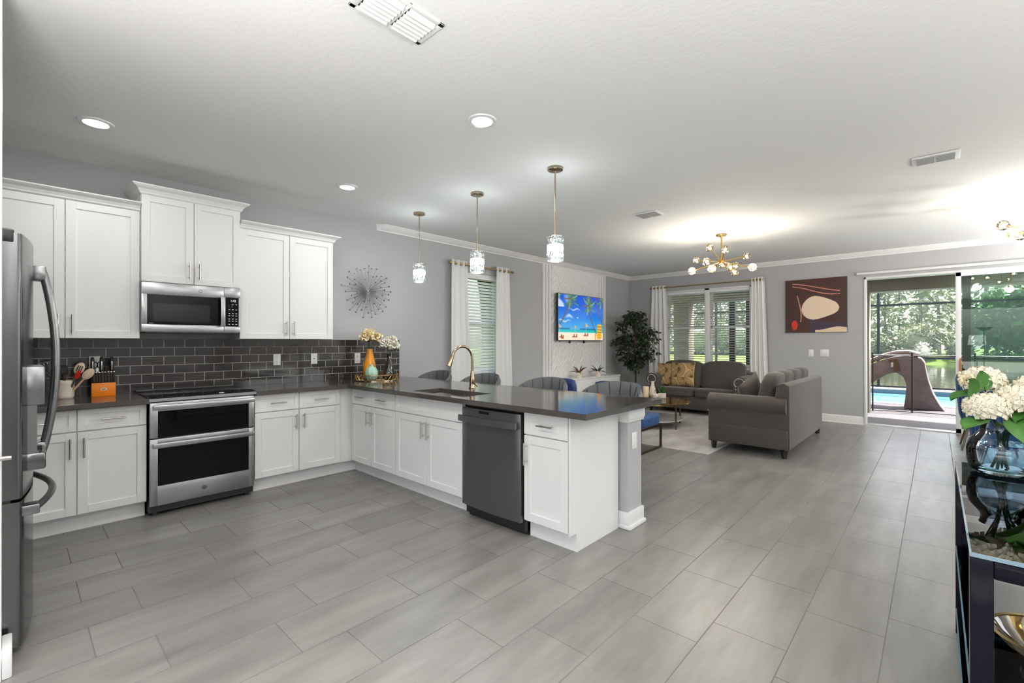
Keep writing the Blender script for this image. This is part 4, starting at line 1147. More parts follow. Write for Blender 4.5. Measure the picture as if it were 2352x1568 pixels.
# ================================================================ windows dressing
def curtain(label, axis, u0, u1, b0, b1, pos, z0, z1, folds, group, seed):
    t = thing('curtain', label, 'curtain', (pos, (u0+u1)/2, 0) if axis == 'x' else ((u0+u1)/2, pos, 0), 0, group)
    rnd = random.Random(seed); ph = [rnd.uniform(-.5, .5) for _ in range(8)]
    cx = (u0+u1)/2
    def f(u, v):
        z = z0+(z1-z0)*v; k = v**1.3
        a, c = b0+(u0-b0)*k, b1+(u1-b1)*k
        q = a+(c-a)*u-cx
        d = (.020+.012*(1-v))*math.sin(2*PI*folds*u+.5*math.sin(3*v+ph[0])*(1-v))+.006*math.sin(2*PI*folds*2.3*u+ph[1]*6+2*v)*(1-v)
        return (d, q, z) if axis == 'x' else (q, -d, z)
    o = MB().grid(int(folds*14), 14, f).build('cloth', 'curtain', t, smooth=180)
    s = o.modifiers.new('thickness', 'SOLIDIFY'); s.thickness = .004
    zr = z1-.05
    for i in range(int(folds*2)):
        u = (i+.5)/(folds*2); q = u0+(u1-u0)*u-cx; b = MB()
        pts = [(0, .02*math.cos(2*PI*k/14), .02*math.sin(2*PI*k/14)) for k in range(14)]
        if axis == 'x': pts = [(p[1]*.5, q+p[1]*.85, zr+p[2]) for p in pts]
        else: pts = [(q+p[1]*.85, p[1]*.5, zr+p[2]) for p in pts]
        b.tube(pts, .0045, 5, closed=True).build('grommet', 'gold_rod', t)
    return t
def rod(label, axis, u0, u1, pos, z, wall):
    t = thing('curtain_rod', label, 'curtain rod', (pos, u0, z) if axis == 'x' else (u0, pos, z), 0)
    L = u1-u0; P = (lambda a, d=0, h=0: (d, a, h)) if axis == 'x' else (lambda a, d=0, h=0: (a, d, h))
    MB().cyl(P(0), P(L), .011, n=12).build('pole', 'gold_rod', t)
    for a, s in ((0, -1), (L, 1)): MB().cyl(P(a), P(a+s*.035), .017, n=14).build('finial', 'gold_rod', t)
    for a in (.06, L-.06): MB().cyl(P(a), P(a, wall-pos), .006, n=8).build('bracket', 'gold_rod', t)
    return t
rod('gold curtain rod over the narrow window behind the kitchen tap', 'x', 4.13, 5.375, -4.955, 2.452, XW)
curtain('white grommet curtain left of the narrow window behind the tap', 'x', 4.14, 4.43, 4.115, 4.50, -4.955, .015, 2.505, 3, 'white curtains', 1)
curtain('white grommet curtain right of the narrow window behind the tap', 'x', 5.03, 5.315, 4.99, 5.385, -4.955, .015, 2.505, 3, 'white curtains', 2)
rod('gold curtain rod over the wide window behind the loveseat', 'y', -4.46, -2.36, 9.235, 2.482, YB)
curtain('white curtain left of the wide window beside the ficus tree', 'y', -4.45, -4.15, -4.54, -4.03, 9.235, .015, 2.53, 4, 'white curtains', 3)
curtain('white curtain right of the wide window beside the framed art', 'y', -2.505, -2.288, -2.53, -2.215, 9.235, .015, 2.53, 4, 'white curtains', 4)
def blind(label, axis, u0, u1, pos, z0, z1, tilt, out, mname='blind_white'):
    t = thing('window_blind', label, 'blind', (pos, u0, 0) if axis == 'x' else (u0, pos, 0), 0, 'white slatted blinds')
    L = u1-u0; P = (lambda a, d, h: (d, a, h)) if axis == 'x' else (lambda a, d, h: (a, d, h))
    def bx(a0, a1, d0, d1, h0, h1):
        p, q = P(a0, d0, h0), P(a1, d1, h1); return tuple(map(min, p, q)), tuple(map(max, p, q))
    MB().box(*bx(0, L, -.025, .025, z1-.045, z1)).build('head_rail', 'blind_white', t, smooth=0)
    n = int((z1-z0-.07)/.0465); b = MB()
    for i in range(n):
        z = z0+.03+.0465*(i+.5); c, s = .0245*math.cos(tilt), .0245*math.sin(tilt)*out
        vs = [P(a, dd, z+hh) for a in (0, L) for dd, hh in ((-c, -s), (0, .003), (c, s), (0, .0005))]
        b.add(vs, [(0, 1, 5, 4), (1, 2, 6, 5), (2, 3, 7, 6), (3, 0, 4, 7), (3, 2, 1, 0), (4, 5, 6, 7)])
    b.build('slats', mname, t, smooth=0)
    MB().box(*bx(0, L, -.025, .025, z0, z0+.02)).build('bottom_rail', 'blind_white', t, smooth=0)
    b = MB()
    for a in (.09, L-.09): b.cyl(P(a, .024, z0), P(a, .024, z1-.03), .0012, n=4).cyl(P(a, -.024, z0), P(a, -.024, z1-.03), .0012, n=4)
    b.build('cord', 'blind_white', t)
    return t
blind('white slatted blind nearly closed in the narrow window behind the tap', 'x', 4.40, 5.20, -5.075, .835, 2.335, .95, -1, 'blind_glow')
blind('white slatted blind in the left half of the wide window', 'y', -4.182, -3.395, 9.375, .86, 2.372, .32, -1)
blind('white slatted blind in the right half of the wide window', 'y', -3.295, -2.568, 9.375, .86, 2.372, .32, -1)

# ================================================================ living room wall pieces
ap = thing('wall_cladding', 'white embossed wall panel with ribbed side strips behind the television', 'wall panel', (XW+.003, 6.24, 0), PI/2)
Wp = 2.08
def emb(u, v):
    x = .24+(Wp-.50)*u; z = .14+2.57*v
    a = math.sin(x*38+1.7*math.sin(z*17)); c = math.sin(z*46+1.8*math.sin(x*23+2))
    return (x, -.016-.008*a*c, z)
MB().grid(150, 240, emb).box((.24, -.006, .13), (Wp-.26, 0, 2.715)).build('embossed_sheet', 'panel_white', ap, smooth=180)
for x in (.0, .085, .17): MB().box((x, -.034, .0), (x+.052, 0, 2.715), .012, 3).build('strip', 'panel_white', ap)
for x in (Wp-.25, Wp-.165, Wp-.08): MB().box((x, -.034, .0), (x+.052, 0, 2.715), .012, 3).build('strip', 'panel_white', ap)
MB().box((-.005, -.004, 0), (Wp+.005, .0, 2.715)).build('back_board', 'panel_white', ap, smooth=0)

def tvcol(u, v):
    x = u*1.78; y = v
    # sky, sea, sand
    if y > .235:
        k = (y-.235)/.765; col = [20+60*(1-k)**3, 120+60*(1-k)**2-40*k, 235-25*k]
        cl = math.sin(x*7+2*y)*math.sin(y*19+x*2)+.6*math.sin(x*15+y*9)
        if y > .72 and x < .42: w_ = max(0, min(1, (cl+.7)*.9*(1-x/.42)*2)); col = [c+(250-c)*w_*.8 for c in col]
        for (cx, cy_, rx, ry) in ((.40, .52, .17, .05), (.72, .48, .05, .02), (.22, .42, .3, .025), (.62, .68, .25, .025)):
            e = ((x-cx)/rx)**2+((y-cy_-.02*math.sin(x*20))/ry)**2
            if e < 1: w_ = (1-e)*.75; col = [c+(245-c)*w_ for c in col]
        if y < .265 and math.sin(x*6+1) > -.4: col = [40, 110, 170]
    elif y > .165: k = (y-.165)/.07; col = [60-40*k, 205-25*k, 200-5*k]
    else: k = y/.165; col = [250, 238-10*(1-k), 205+10*k]
    # palms: trunks then fronds
    def seg(px, py, ax, ay, bx_, by_):
        dx, dy = bx_-ax, by_-ay; t = max(0, min(1, ((px-ax)*dx+(py-ay)*dy)/(dx*dx+dy*dy)))
        return math.hypot(px-ax-t*dx, py-ay-t*dy), t
    for (ax, ay, bx_, by_, w0, bend) in ((.01, .28, .46, .93, .020, .05), (1.50, .14, 1.19, .74, .017, -.05), (1.77, .38, 1.47, 1.02, .018, -.05)):
        t = (y-ay)/(by_-ay)
        if 0 <= t <= 1:
            xx = ax+(bx_-ax)*t+bend*math.sin(PI*t)
            if abs(x-xx) < w0*(1.25-.5*t):
                s = 1 if (x-xx) > 0 else .72; col = [150*s, 120*s, 85*s] if math.sin(y*160) > -.3 else [105*s, 80*s, 55*s]
    for (cx, cy_, rr, n0) in ((.47, .93, .34, 13), (1.18, .80, .30, 13), (1.72, .93, .24, 9), (.0, 1.02, .2, 7)):
        r_ = math.hypot(x-cx, y-cy_)
        if r_ < rr:
            for k in range(n0):
                a = -2.9+5.9*k/(n0-1)+.12*math.sin(k*5); dx, dy = math.sin(a), math.cos(a)
                s = (x-cx)*dx+(y-cy_)*dy
                if 0 < s < rr*(.8+.2*math.sin(k*3)):
                    off = (x-cx)*dy-(y-cy_)*dx; drop = -.5*s*s/rr*(1 if dx > 0 else -1)*abs(dx)
                    wv = .030*math.sin(PI*min(1, s/rr))+.004
                    if abs(off-drop) < wv*(.6+.4*math.sin(s*150)):
                        g = .55+.45*math.sin(k*2.1+s*9); col = [60+70*g, 120+60*g, 20+15*g]
                        if (k % 5 == 2): col = [120, 100, 30]
            if r_ < .025: col = [120, 90, 30]
    for (cx, cy_, s) in ((1.06, .30, .11), (.62, .265, .08), (.05, .27, .09)):   # thatched umbrellas
        h = (y-cy_)/s
        if 0 < h < .8 and abs(x-cx) < s*(1-h/.8)*.95: col = [205, 185, 150] if x > cx-.02 else [150, 125, 95]
        if -1.3 < h <= 0 and abs(x-cx) < .006: col = [200, 190, 170]
    for (cx, cy_) in ((.09, .05), (.15, .03), (.56, .06), (.66, .06), (1.0, .085), (1.1, .085)):   # loungers
        if abs(x-cx) < .05 and 0 < y-cy_ < .05+.03*math.sin((x-cx)*60): col = [200, 120, 70] if math.sin(x*190) > 0 else [130, 70, 45]
    if abs(x-1.63) < .095 and .04 < y < .37:   # yellow chair
        col = [245, 190, 40] if math.sin(y*95) > -.5 else [190, 120, 20]
    if abs(x-1.55) < .13 and .0 < y < .15 and (math.sin(x*70) > .1 or .10 < y < .125): col = [240, 170, 35]
    return col
tv = thing('television', 'wall-mounted flat television showing a palm beach picture', 'television', (-4.925, 6.545, 1.372), PI/2)
MB().box((0, 0, 0), (1.50, .035, .852), .004).build('bezel', 'black_plastic', tv)
picture('screen', 1.482, .834, 230, 130, tvcol, 'tv_picture', tv, (.009, -.0015, .010))
MB().box((.35, .035, .2), (1.15, .075, .65)).box((.46, .075, -.05), (.49, .095, .75)).box((.93, .075, -.05), (.96, .095, .75)).build('wall_mount', 'black_plastic', tv, smooth=0)

def artcol(u, v):
    # plain abstract shapes: a cream pebble, a plum band, a red dab and thin peach curves on dark brown
    col = [52+8*math.sin(u*3)+4*math.sin(v*40), 20+3*math.sin(v*3), 12]
    if u > .82: col = [60, 30, 22]
    if v < .24+.06*math.sin(u*5+.5) and u > .42: col = [52, 34, 56]
    if v < .07+.03*math.sin(u*9) and u > .5: col = [225, 200, 170]
    e = ((u-.58)/(.27+.04*math.sin(5*v)))**2+((v-.46)/(.22+.05*math.sin(6*u)))**2
    if e < 1: col = [232, 208, 182]
    e2 = ((u-.16)/.05)**2+((v-.14)/.09)**2
    if e2 < 1: col = [205, 40, 28]
    for (k, m, a) in ((.84, .05, 5.), (.90, .04, 4.)):
        if abs(v-(k-.0+m*math.sin(a*u+1)-.12*u)) < .006 and .12 < u < .9: col = [226, 150, 130]
    if abs(u-(.22+.05*math.sin(v*5))) < .006 and .2 < v < .7: col = [226, 170, 150]
    return col
ar = thing('canvas_picture', 'square dark brown abstract canvas with a cream shape on the back wall', 'picture', (-1.965, YB-.032, 1.508), 0)
MB().box((0, .0, 0), (.892, .031, .918), .002).build('stretcher', 'dark_wood', ar)
picture('canvas', .890, .916, 150, 154, artcol, 'art_picture', ar, (.001, -.0012, .001))

# low white console under the television with two spiky plants
cn = thing('media_console', 'low white console against the wall below the television', 'console', (XW+.04, 6.02, 0), PI/2)
MB().box((0, -.30, .06), (2.3, 0, .66), .004).box((-.01, -.31, .66), (2.31, 0, .69), .004).build('body', 'white_gloss', cn)
MB().box((.03, -.27, 0), (2.27, -.03, .06)).build('plinth', 'white_gloss', cn, smooth=0)
for i in range(3): MB().box((.02+.76*i, -.315, .09), (.74+.76*i, -.30, .64), .003).build('door', 'white_gloss', cn)
def spiky(label, loc, mname, seed, n, L):
    t = thing('potted_plant', label, 'plant', loc, 0, 'spiky plants on the white console')
    MB().lathe([(0, 0), (.05, 0), (.062, .10), (.056, .10), (.05, .085), (0, .085)], n=24).build('pot', 'ceramic_cream', t)
    rnd = random.Random(seed); b = MB()
    for k in range(n):
        a = rnd.uniform(0, 2*PI); e = rnd.uniform(.2, 1.2); l = L*rnd.uniform(.7, 1.1); pts = []
        for i in range(6):
            s = i/5; pts.append((math.cos(a)*l*s*math.cos(e), math.sin(a)*l*s*math.cos(e), .085+l*s*math.sin(e)-l*.45*s*s*(1.1-e*.5)))
        b.tube(pts, [.009, .010, .009, .007, .004, .001], 5, flat=.35)
    b.build('leaves', mname, t); return t
spiky('brownish spiky potted plant left on the white console under the television', (-4.80, 7.02, .69), 'wood_dark', 3, 16, .24)
spiky('green spiky potted plant right on the white console under the television', (-4.80, 7.66, .69), 'leaf_dark', 4, 18, .24)

# ---- ficus tree
ft = thing('ficus_tree', 'tall dark-leaved artificial ficus tree in the corner by the window', 'tree', (-4.52, 8.61, 0))
MB().lathe([(0, 0), (.13, 0), (.165, .30), (.15, .30), (.14, .27), (0, .27)], n=32).build('planter', 'ceramic_cream', ft)
rnd = random.Random(21); b = MB(); twigs = []
b.tube([(0, 0, .26), (.015, .01, .7), (-.01, 0, 1.1), (.01, .01, 1.9)], [.022, .019, .016, .006], 8)
for k in range(60):
    z = .72+1.28*rnd.random()**.85; a = rnd.uniform(0, 2*PI)
    mx = .17 if z < .80 else (.45 if .95 < z < 1.65 else (.32 if z > 1.65 else .36)); L = mx*rnd.uniform(.55, 1)
    if .74 < z < .98: L *= .62
    p0 = Vector((0, 0, z-.08)); p1 = Vector((math.cos(a)*L*.55, math.sin(a)*L*.55, z+.05)); p2 = Vector((math.cos(a)*L, math.sin(a)*L, z+rnd.uniform(-.05, .12)))
    if p2.x < -.36: p2.x = -.36; p1.x = max(p1.x, -.30)
    b.tube([p0, p1, p2], [.006, .004, .002], 5); twigs.append((p0, p1, p2))
b.build('trunk', 'bark', ft)
b = MB()
for (p0, p1, p2) in twigs:
    for k in range(30):
        s = rnd.uniform(.3, 1.06); p = p0.lerp(p1, s*2) if s < .5 else p1.lerp(p2, s*2-1)
        d = Vector((rnd.uniform(-1, 1), rnd.uniform(-1, 1), rnd.uniform(-1.1, .3))); p = p+d*.03
        b.use('leaf_mid' if rnd.random() < .10 else 'leaf_dark')
        b.leaf(p, d, (rnd.uniform(-1, 1), rnd.uniform(-1, 1), 1), rnd.uniform(.07, .115), rnd.uniform(.036, .055), .3)
b.build('foliage', 'leaf_dark', ft, smooth=0)

# ================================================================ sofas
nail_me = MB().sph((0, 0, 0), .011, 8, 5, (1, .5, 1)).mesh('nail_head', 'nail_head')
def nail(par, x, z):
    c = bpy.data.objects.new('nail_head', nail_me); COL.objects.link(c); c.parent = par; c.location = (x, -.002, z)
def sofa(name, label, w, d, loc, rz, seat_z, arm_z, back_z, top_z, nback, foot_h=.10, foot_lift=0.):
    t = thing(name, label, 'sofa', loc, rz)
    aw = .23
    MB().box((.05, .04, foot_h), (w-.05, d-.02, seat_z-.15), .012).build('base', 'sofa_fabric', t)
    for s in (0, 1):
        X = (lambda x: x) if s == 0 else (lambda x: w-x)
        prof = [(.062, foot_h), (.058, arm_z-.24)]
        for k in range(17):
            a = PI*(1.30-1.48*k/16); prof.append((.120+.120*math.cos(a), arm_z-.105+.105*math.sin(a)))
        prof += [(aw-.015, arm_z-.22), (aw-.02, foot_h)]
        o = MB().prism([(X(x), z) for x, z in prof], .0, d-.03, 'xz', 0).build('arm', 'sofa_fabric', t, smooth=35)
        for k in range(15):
            a = PI*(1.25-1.5*k/14); nail(o, X(.117+.082*math.cos(a)), arm_z-.115+.082*math.sin(a))
        for k in range(5):
            for q in (.06, .175): nail(o, X(q), arm_z-.22-.075*k)
    iw = w-2*aw+.05; x0 = aw-.025
    MB().prism([(d-.20, foot_h), (d-.20, seat_z-.16), (d-.135, back_z-.02), (d-.06, back_z), (d-.005, back_z-.03), (d, foot_h)], .066, w-.066, 'yz', .010).build('back', 'sofa_fabric', t)
    ns = 2 if w < 2 else 3
    for i in range(ns):
        MB().sbox((x0+iw*(i+.5)/ns, .02+(d-.24)/2, seat_z-.075), (iw/ns-.006, d-.20, .165), 9, 8).build('seat_cushion', 'sofa_fabric', t, smooth=80)
    for i in range(nback):
        hh = top_z-seat_z+.03
        def fn(p, hh=hh): return [p[0], p[1]+(p[2]+hh/2)*.22, p[2]+.012*math.cos(p[0]*9)]
        MB().sbox((.15+(w-.30)*(i+.5)/nback, d-.33, seat_z+hh/2-.03), ((w-.30)/nback-.004, .20, hh), 6 if nback == 2 else 4.2, 9, fn).build('back_cushion', 'sofa_fabric', t, smooth=80)
    for (x, y) in ((.08, .06), (w-.08, .06), (.08, d-.06), (w-.08, d-.06)):
        lift = foot_lift if y < .2 else 0
        MB().lathe([(.026, lift), (.040, foot_h+.01)], (x, y, 0), 4, cap=True).build('foot', 'dark_wood', t, smooth=0)
    return t
sofa('loveseat', 'dark grey-brown loveseat with studded rolled arms under the wide window', 1.83, .76, (-4.19, 8.43, 0), 0, .48, .745, .80, .985, 2)
sofa('sofa', 'long dark grey sofa with its back towards the sliding door', 2.17, .90, (-2.125, 8.10, 0), -PI/2, .47, .70, .865, .965, 4, .10, .009)

def pillow(name, label, loc, rot, s, th, mname, group=None, lines=False):
    t = thing(name, label, 'cushion', loc, 0, group); t.rotation_euler = rot
    def srf(x, z): return th*.5*max(0, (1-x*x)*(1-z*z))**.42
    def f(sg):
        def g(u, v):
            x, z = u*2-1, v*2-1; q = 1-.06*(1-z*z) if abs(x) > .0 else 1; q2 = 1-.06*(1-x*x)
            return (x*s/2*q, sg*srf(x, z), s/2+z*s/2*q2)
        return g
    b = MB().grid(14, 14, f(-1)).grid(14, 14, f(1)); o = b.build('cover', mname, t, smooth=80)
    if lines:
        l = MB(); n = 3
        for i in range(n):
            for j in range(n):
                ox, oz = ((0, 0), (1, 0), (1, 1), (0, 1))[(i*2+j) % 4]
                for k in range(8):
                    a = (k+.5)/8*PI/2; pts = []
                    for m in range(6):
                        r_ = .12+.86*m/5; dx, dz = r_*math.cos(a)*.98, r_*math.sin(a)*.98
                        x = (i+(ox+dx if ox == 0 else 1-dx))/n*2-1; z = (j+(oz+dz if oz == 0 else 1-dz))/n*2-1
                        x *= .97; z *= .97
                        pts.append((x*s/2*(1-.06*(1-z*z)), -srf(x, z)-.001, s/2+z*s/2*(1-.06*(1-x*x))))
                    l.tube(pts, .0028, 4)
                for e in (0, 1):
                    pts = []
                    for m in range(9):
                        a = m/8*PI/2; r_ = .98-.62*e*.99; dx, dz = r_*math.cos(a), r_*math.sin(a)
                        x = ((i+(dx if ox == 0 else 1-dx))/n*2-1)*.97; z = ((j+(dz if oz == 0 else 1-dz))/n*2-1)*.97
                        pts.append((x*s/2*(1-.06*(1-z*z)), -srf(x, z)-.001, s/2+z*s/2*(1-.06*(1-x*x))))
                    l.tube(pts, .003, 4)
        l.build('stitched_pattern', 'cushion_line', t, smooth=0)
    return t
pillow('throw_pillow', 'mustard patterned cushion at the far left of the loveseat', (-3.86, 8.70, .50), (-.22, .03, .32), .44, .15, 'gold_cushion', 'mustard patterned cushions', True)
pillow('throw_pillow', 'mustard fan-patterned cushion in front, nearest the loveseat middle', (-3.575, 8.66, .50), (-.24, -.02, .05), .47, .16, 'gold_cushion', 'mustard patterned cushions', True)
pillow('throw_pillow', 'dark grey cushion leaning inside the near arm of the long sofa', (-1.70, 6.42, .48), (.0, -.42, PI/2-.25), .44, .17, 'sofa_fabric')

# ---- rug
rg_ = MB().box((-4.62, 5.60, 0), (-1.99, 8.75, .008)).build('area_rug', 'rug', smooth=0)
tag(rg_, 'pale mottled grey rug under the sofas and coffee table', 'rug')

# ---- coffee table
ct = thing('coffee_table', 'small round smoked-glass coffee table on thin brass legs', 'coffee table', (-3.42, 7.02, .008))
MB().lathe([(0, .382), (.608, .382), (.612, .388), (.608, .394), (0, .394)], n=56).build('glass_top', 'table_glass', ct)
MB().lathe([(.612, .376), (.620, .380), (.620, .394), (.612, .396)], n=56).build('rim', 'brass', ct)
MB().lathe([(0, .115), (.52, .115), (.52, .125), (0, .125)], n=48).build('lower_shelf', 'white_gloss', ct)
for k in range(5):
    a = -.33+2*PI*k/5; c, s = math.cos(a), math.sin(a)
    MB().box((-.011, -.011, 0), (.011, .011, .384), .002).xf(Matrix.Translation((.535*c, .535*s, 0))).build('leg', 'bronze_frame', ct)
cz = .402
cd = MB().lathe([(0, 0), (.048, 0), (.050, .01), (.050, .175), (.046, .18), (.03, .176), (.0, .172)], n=24).build('pillar_candle', 'candle_wax', loc=(-3.66, 7.36, cz))
tag(cd, 'cream pillar candle at the left of the coffee table group', 'candle')
v2 = thing('bottle_vase', 'beige bottle-shaped vase with a dark swirl on the coffee table', 'vase', (-3.57, 7.43, cz))
MB().lathe([(0, 0), (.040, 0), (.056, .04), (.058, .09), (.045, .15), (.026, .20), (.020, .235), (.028, .27), (.022, .27), (.014, .235), (0, .03)], n=28).build('body', 'ceramic_cream', v2)
MB().tube([(.042*math.cos(a_)*1.25, .042*math.sin(a_)*1.25, .03+.012*k) for k, a_ in enumerate([-2.2+.28*i for i in range(9)])], .004, 6).build('swirl', 'cushion_line', v2)
sp = MB().lathe([(0, 0), (.045, 0), (.060, .025), (.055, .06), (.035, .075), (.03, .07), (0, .05)], n=28).build('votive_bowl', 'ceramic_cream', loc=(-3.48, 7.33, cz))
tag(sp, 'small rounded cream bowl in front of the bottle vase', 'bowl')
pp = thing('potted_succulent', 'spiky green succulent in a square cream pot on the coffee table', 'plant', (-3.385, 7.40, cz))
MB().box((-.05, -.05, 0), (.05, .05, .085), .006).build('pot', 'ceramic_cream', pp)
rnd = random.Random(5); b = MB()
for k in range(40):
    a = rnd.uniform(0, 6.28); e = rnd.uniform(.9, 1.5); l = rnd.uniform(.10, .15)
    d = Vector((math.cos(a)*math.cos(e), math.sin(a)*math.cos(e), math.sin(e))); p = Vector((rnd.uniform(-.03, .03), rnd.uniform(-.03, .03), .08))
    b.tube([p, p+d*l*.5, p+d*l], [.006, .006, .001], 5, flat=.4)
b.build('leaves', 'succulent', pp)

# ---- bar stools
stool_parts = None
def stool(x, label):
    t = thing('bar_stool', label, 'bar stool', (x, 3.50, 0), 0, 'grey quilted bar stools')
    # curved quilted backrest opening towards the worktop (-y)
    b = MB(); NA, NZ = 44, 8; am = 1.92
    def rim(a): return .985-.20*max(0, abs(a)/am)**2.4
    def pt(u, v, sg):
        a = (u*2-1)*am; z0 = .60; z1 = rim(a); z = z0+(z1-z0)*v
        q = abs(math.sin(5.0*a+ (v-.5)*1.4*(1 if int((a+am)*1.6) % 2 else -1)))
        r_ = .265+(.022 if sg > 0 else -.026-.010*min(1, q*1.6)+.010)+.035*(v-.3)
        ed = math.sqrt(max(0, 1-(2*v-1)**8)); r_ = .265+.035*(v-.3)+(r_-.265-.035*(v-.3))*ed
        return (r_*math.sin(a), r_*math.cos(a)*.93-.01, z)
    b.grid(NA, NZ, lambda u, v: pt(u, v, 1)); b.grid(NA, NZ, lambda u, v: pt(u, v, -1))
    n1 = (NA+1)*(NZ+1)
    fs = []
    for j in range(NZ):
        for i0 in (0, NA):
            a0 = j*(NA+1)+i0; fs.append((a0, a0+NA+1, a0+NA+1+n1, a0+n1))
    b.add([], []); b.f += fs; b.m += [0]*len(fs)
    b.build('backrest', 'velvet_grey', t, smooth=60)
    s_ = MB()
    for k in range(9):
        a = (-.86+1.72*k/8)*am; z1 = rim(a)
        s_.tube([(.268*math.sin(a), .262*math.cos(a)*.93-.01, z1-.004), (.240*math.sin(a+.05*(k % 2*2-1)), .236*math.cos(a)*.93-.01, (z1+.64)/2), (.236*math.sin(a-.05*(k % 2*2-1)), .232*math.cos(a)*.93-.01, .66)], .003, 4)
    s_.build('seam', 'black_handle', t)
    MB().sbox((0, -.02, .635), (.45, .43, .10), 5, 8).build('seat', 'velvet_grey', t, smooth=80)
    MB().cyl((0, 0, .02), (0, 0, .585), .028, n=16).build('pedestal', 'black_gloss', t)
    MB().lathe([(0, 0), (.20, 0), (.205, .008), (.17, .016), (.04, .03), (0, .03)], n=32).build('base', 'black_gloss', t)
    MB().tube([(.15*math.cos(2*PI*i/24), -.06+.15*math.sin(2*PI*i/24), .28) for i in range(24)], .010, 6, closed=True).build('footrest', 'black_gloss', t)
    return t
st0 = stool(-4.63, 'grey quilted bar stool farthest left, against the grey wall')
for x, lab in ((-3.79, 'grey quilted bar stool just right of the kitchen tap'), (-2.88, 'grey quilted bar stool before the left blue armchair'), (-2.10, 'grey quilted bar stool nearest the end of the peninsula')):
    dup(st0, (x, 3.50, 0), None, lab)

# ---- blue accent chairs
def accent(x, label):
    t = thing('accent_chair', label, 'armchair', (x, 5.02, 0), 0, 'blue velvet accent chairs')
    W2 = .315
    MB().sbox((0, .33, .365), (.62, .58, .145), 9, 8).build('seat', 'chair_blue', t, smooth=70)  # brighter blue than the backrest: light on the seat put into its colour
    MB().sbox((0, .055, .58), (.63, .10, .55), 9, 8, lambda p: [p[0], p[1]-.06*(p[2]+.2), p[2]]).build('backrest', 'velvet_blue', t, smooth=70)
    for s in (-1, 1):
        b = MB(); x_ = s*(W2-.01); h = .0125
        b.box((x_-h, .02, 0), (x_+h, .045, .30)).box((x_-h, .575, 0), (x_+h, .60, .30)).box((x_-h, .02, 0), (x_+h, .60, .022)).box((x_-h, .02, .275), (x_+h, .60, .297))
        b.build('leg_frame', 'bronze_frame', t, smooth=0)
    return t
a0 = accent(-2.89, 'bright blue armchair on a bronze loop frame nearest the peninsula end')
dup(a0, (-3.83, 5.02, 0), None, 'bright blue armchair behind the third grey stool, mostly hidden')

# ================================================================ right foreground: glass console
gc = thing('glass_console', 'black-framed glass console table at the right edge of the room', 'console table', (.065, 1.72, 0))
GW, GL_, GH = .42, 1.27, .785
for x in (0, GW-.045):
    for y in (0, GL_-.045): MB().box((x, y, 0), (x+.045, y+.045, GH-.012), .003).build('leg', 'black_gloss', gc)
for y in (0, GL_-.045): MB().box((.045, y, GH-.06), (GW-.045, y+.045, GH-.014), .003).build('rail', 'black_gloss', gc)
for y in (0, GL_-.045): MB().box((.045, y+.008, .075), (GW-.045, y+.037, .10), .003).build('rail', 'black_gloss', gc)
def shelf(z, name):
    o = MB().box((.004, .004, z), (GW-.004, GL_-.004, z+.010)).build(name, 'shelf_glass', gc, smooth=0)
    b = MB().box((0, 0, z), (.004, GL_, z+.010)).box((GW-.004, 0, z), (GW, GL_, z+.010)).box((.004, 0, z), (GW-.004, .004, z+.010)).box((.004, GL_-.004, z), (GW-.004, GL_, z+.010))
    b.build('polished_edge', 'glass_edge', o, smooth=0)
shelf(GH-.012, 'glass_top'); shelf(.395, 'glass_shelf'); shelf(.105, 'glass_shelf')
for z in (.39, .10):
    for x in (.02, GW-.02):
        for y in (.02, GL_-.02): MB().cyl((x+(.03 if x < .1 else -.03), y, z-.012), (x+(.03 if x < .1 else -.03), y, z+.002), .014, n=14).build('shelf_support', 'chrome', gc)
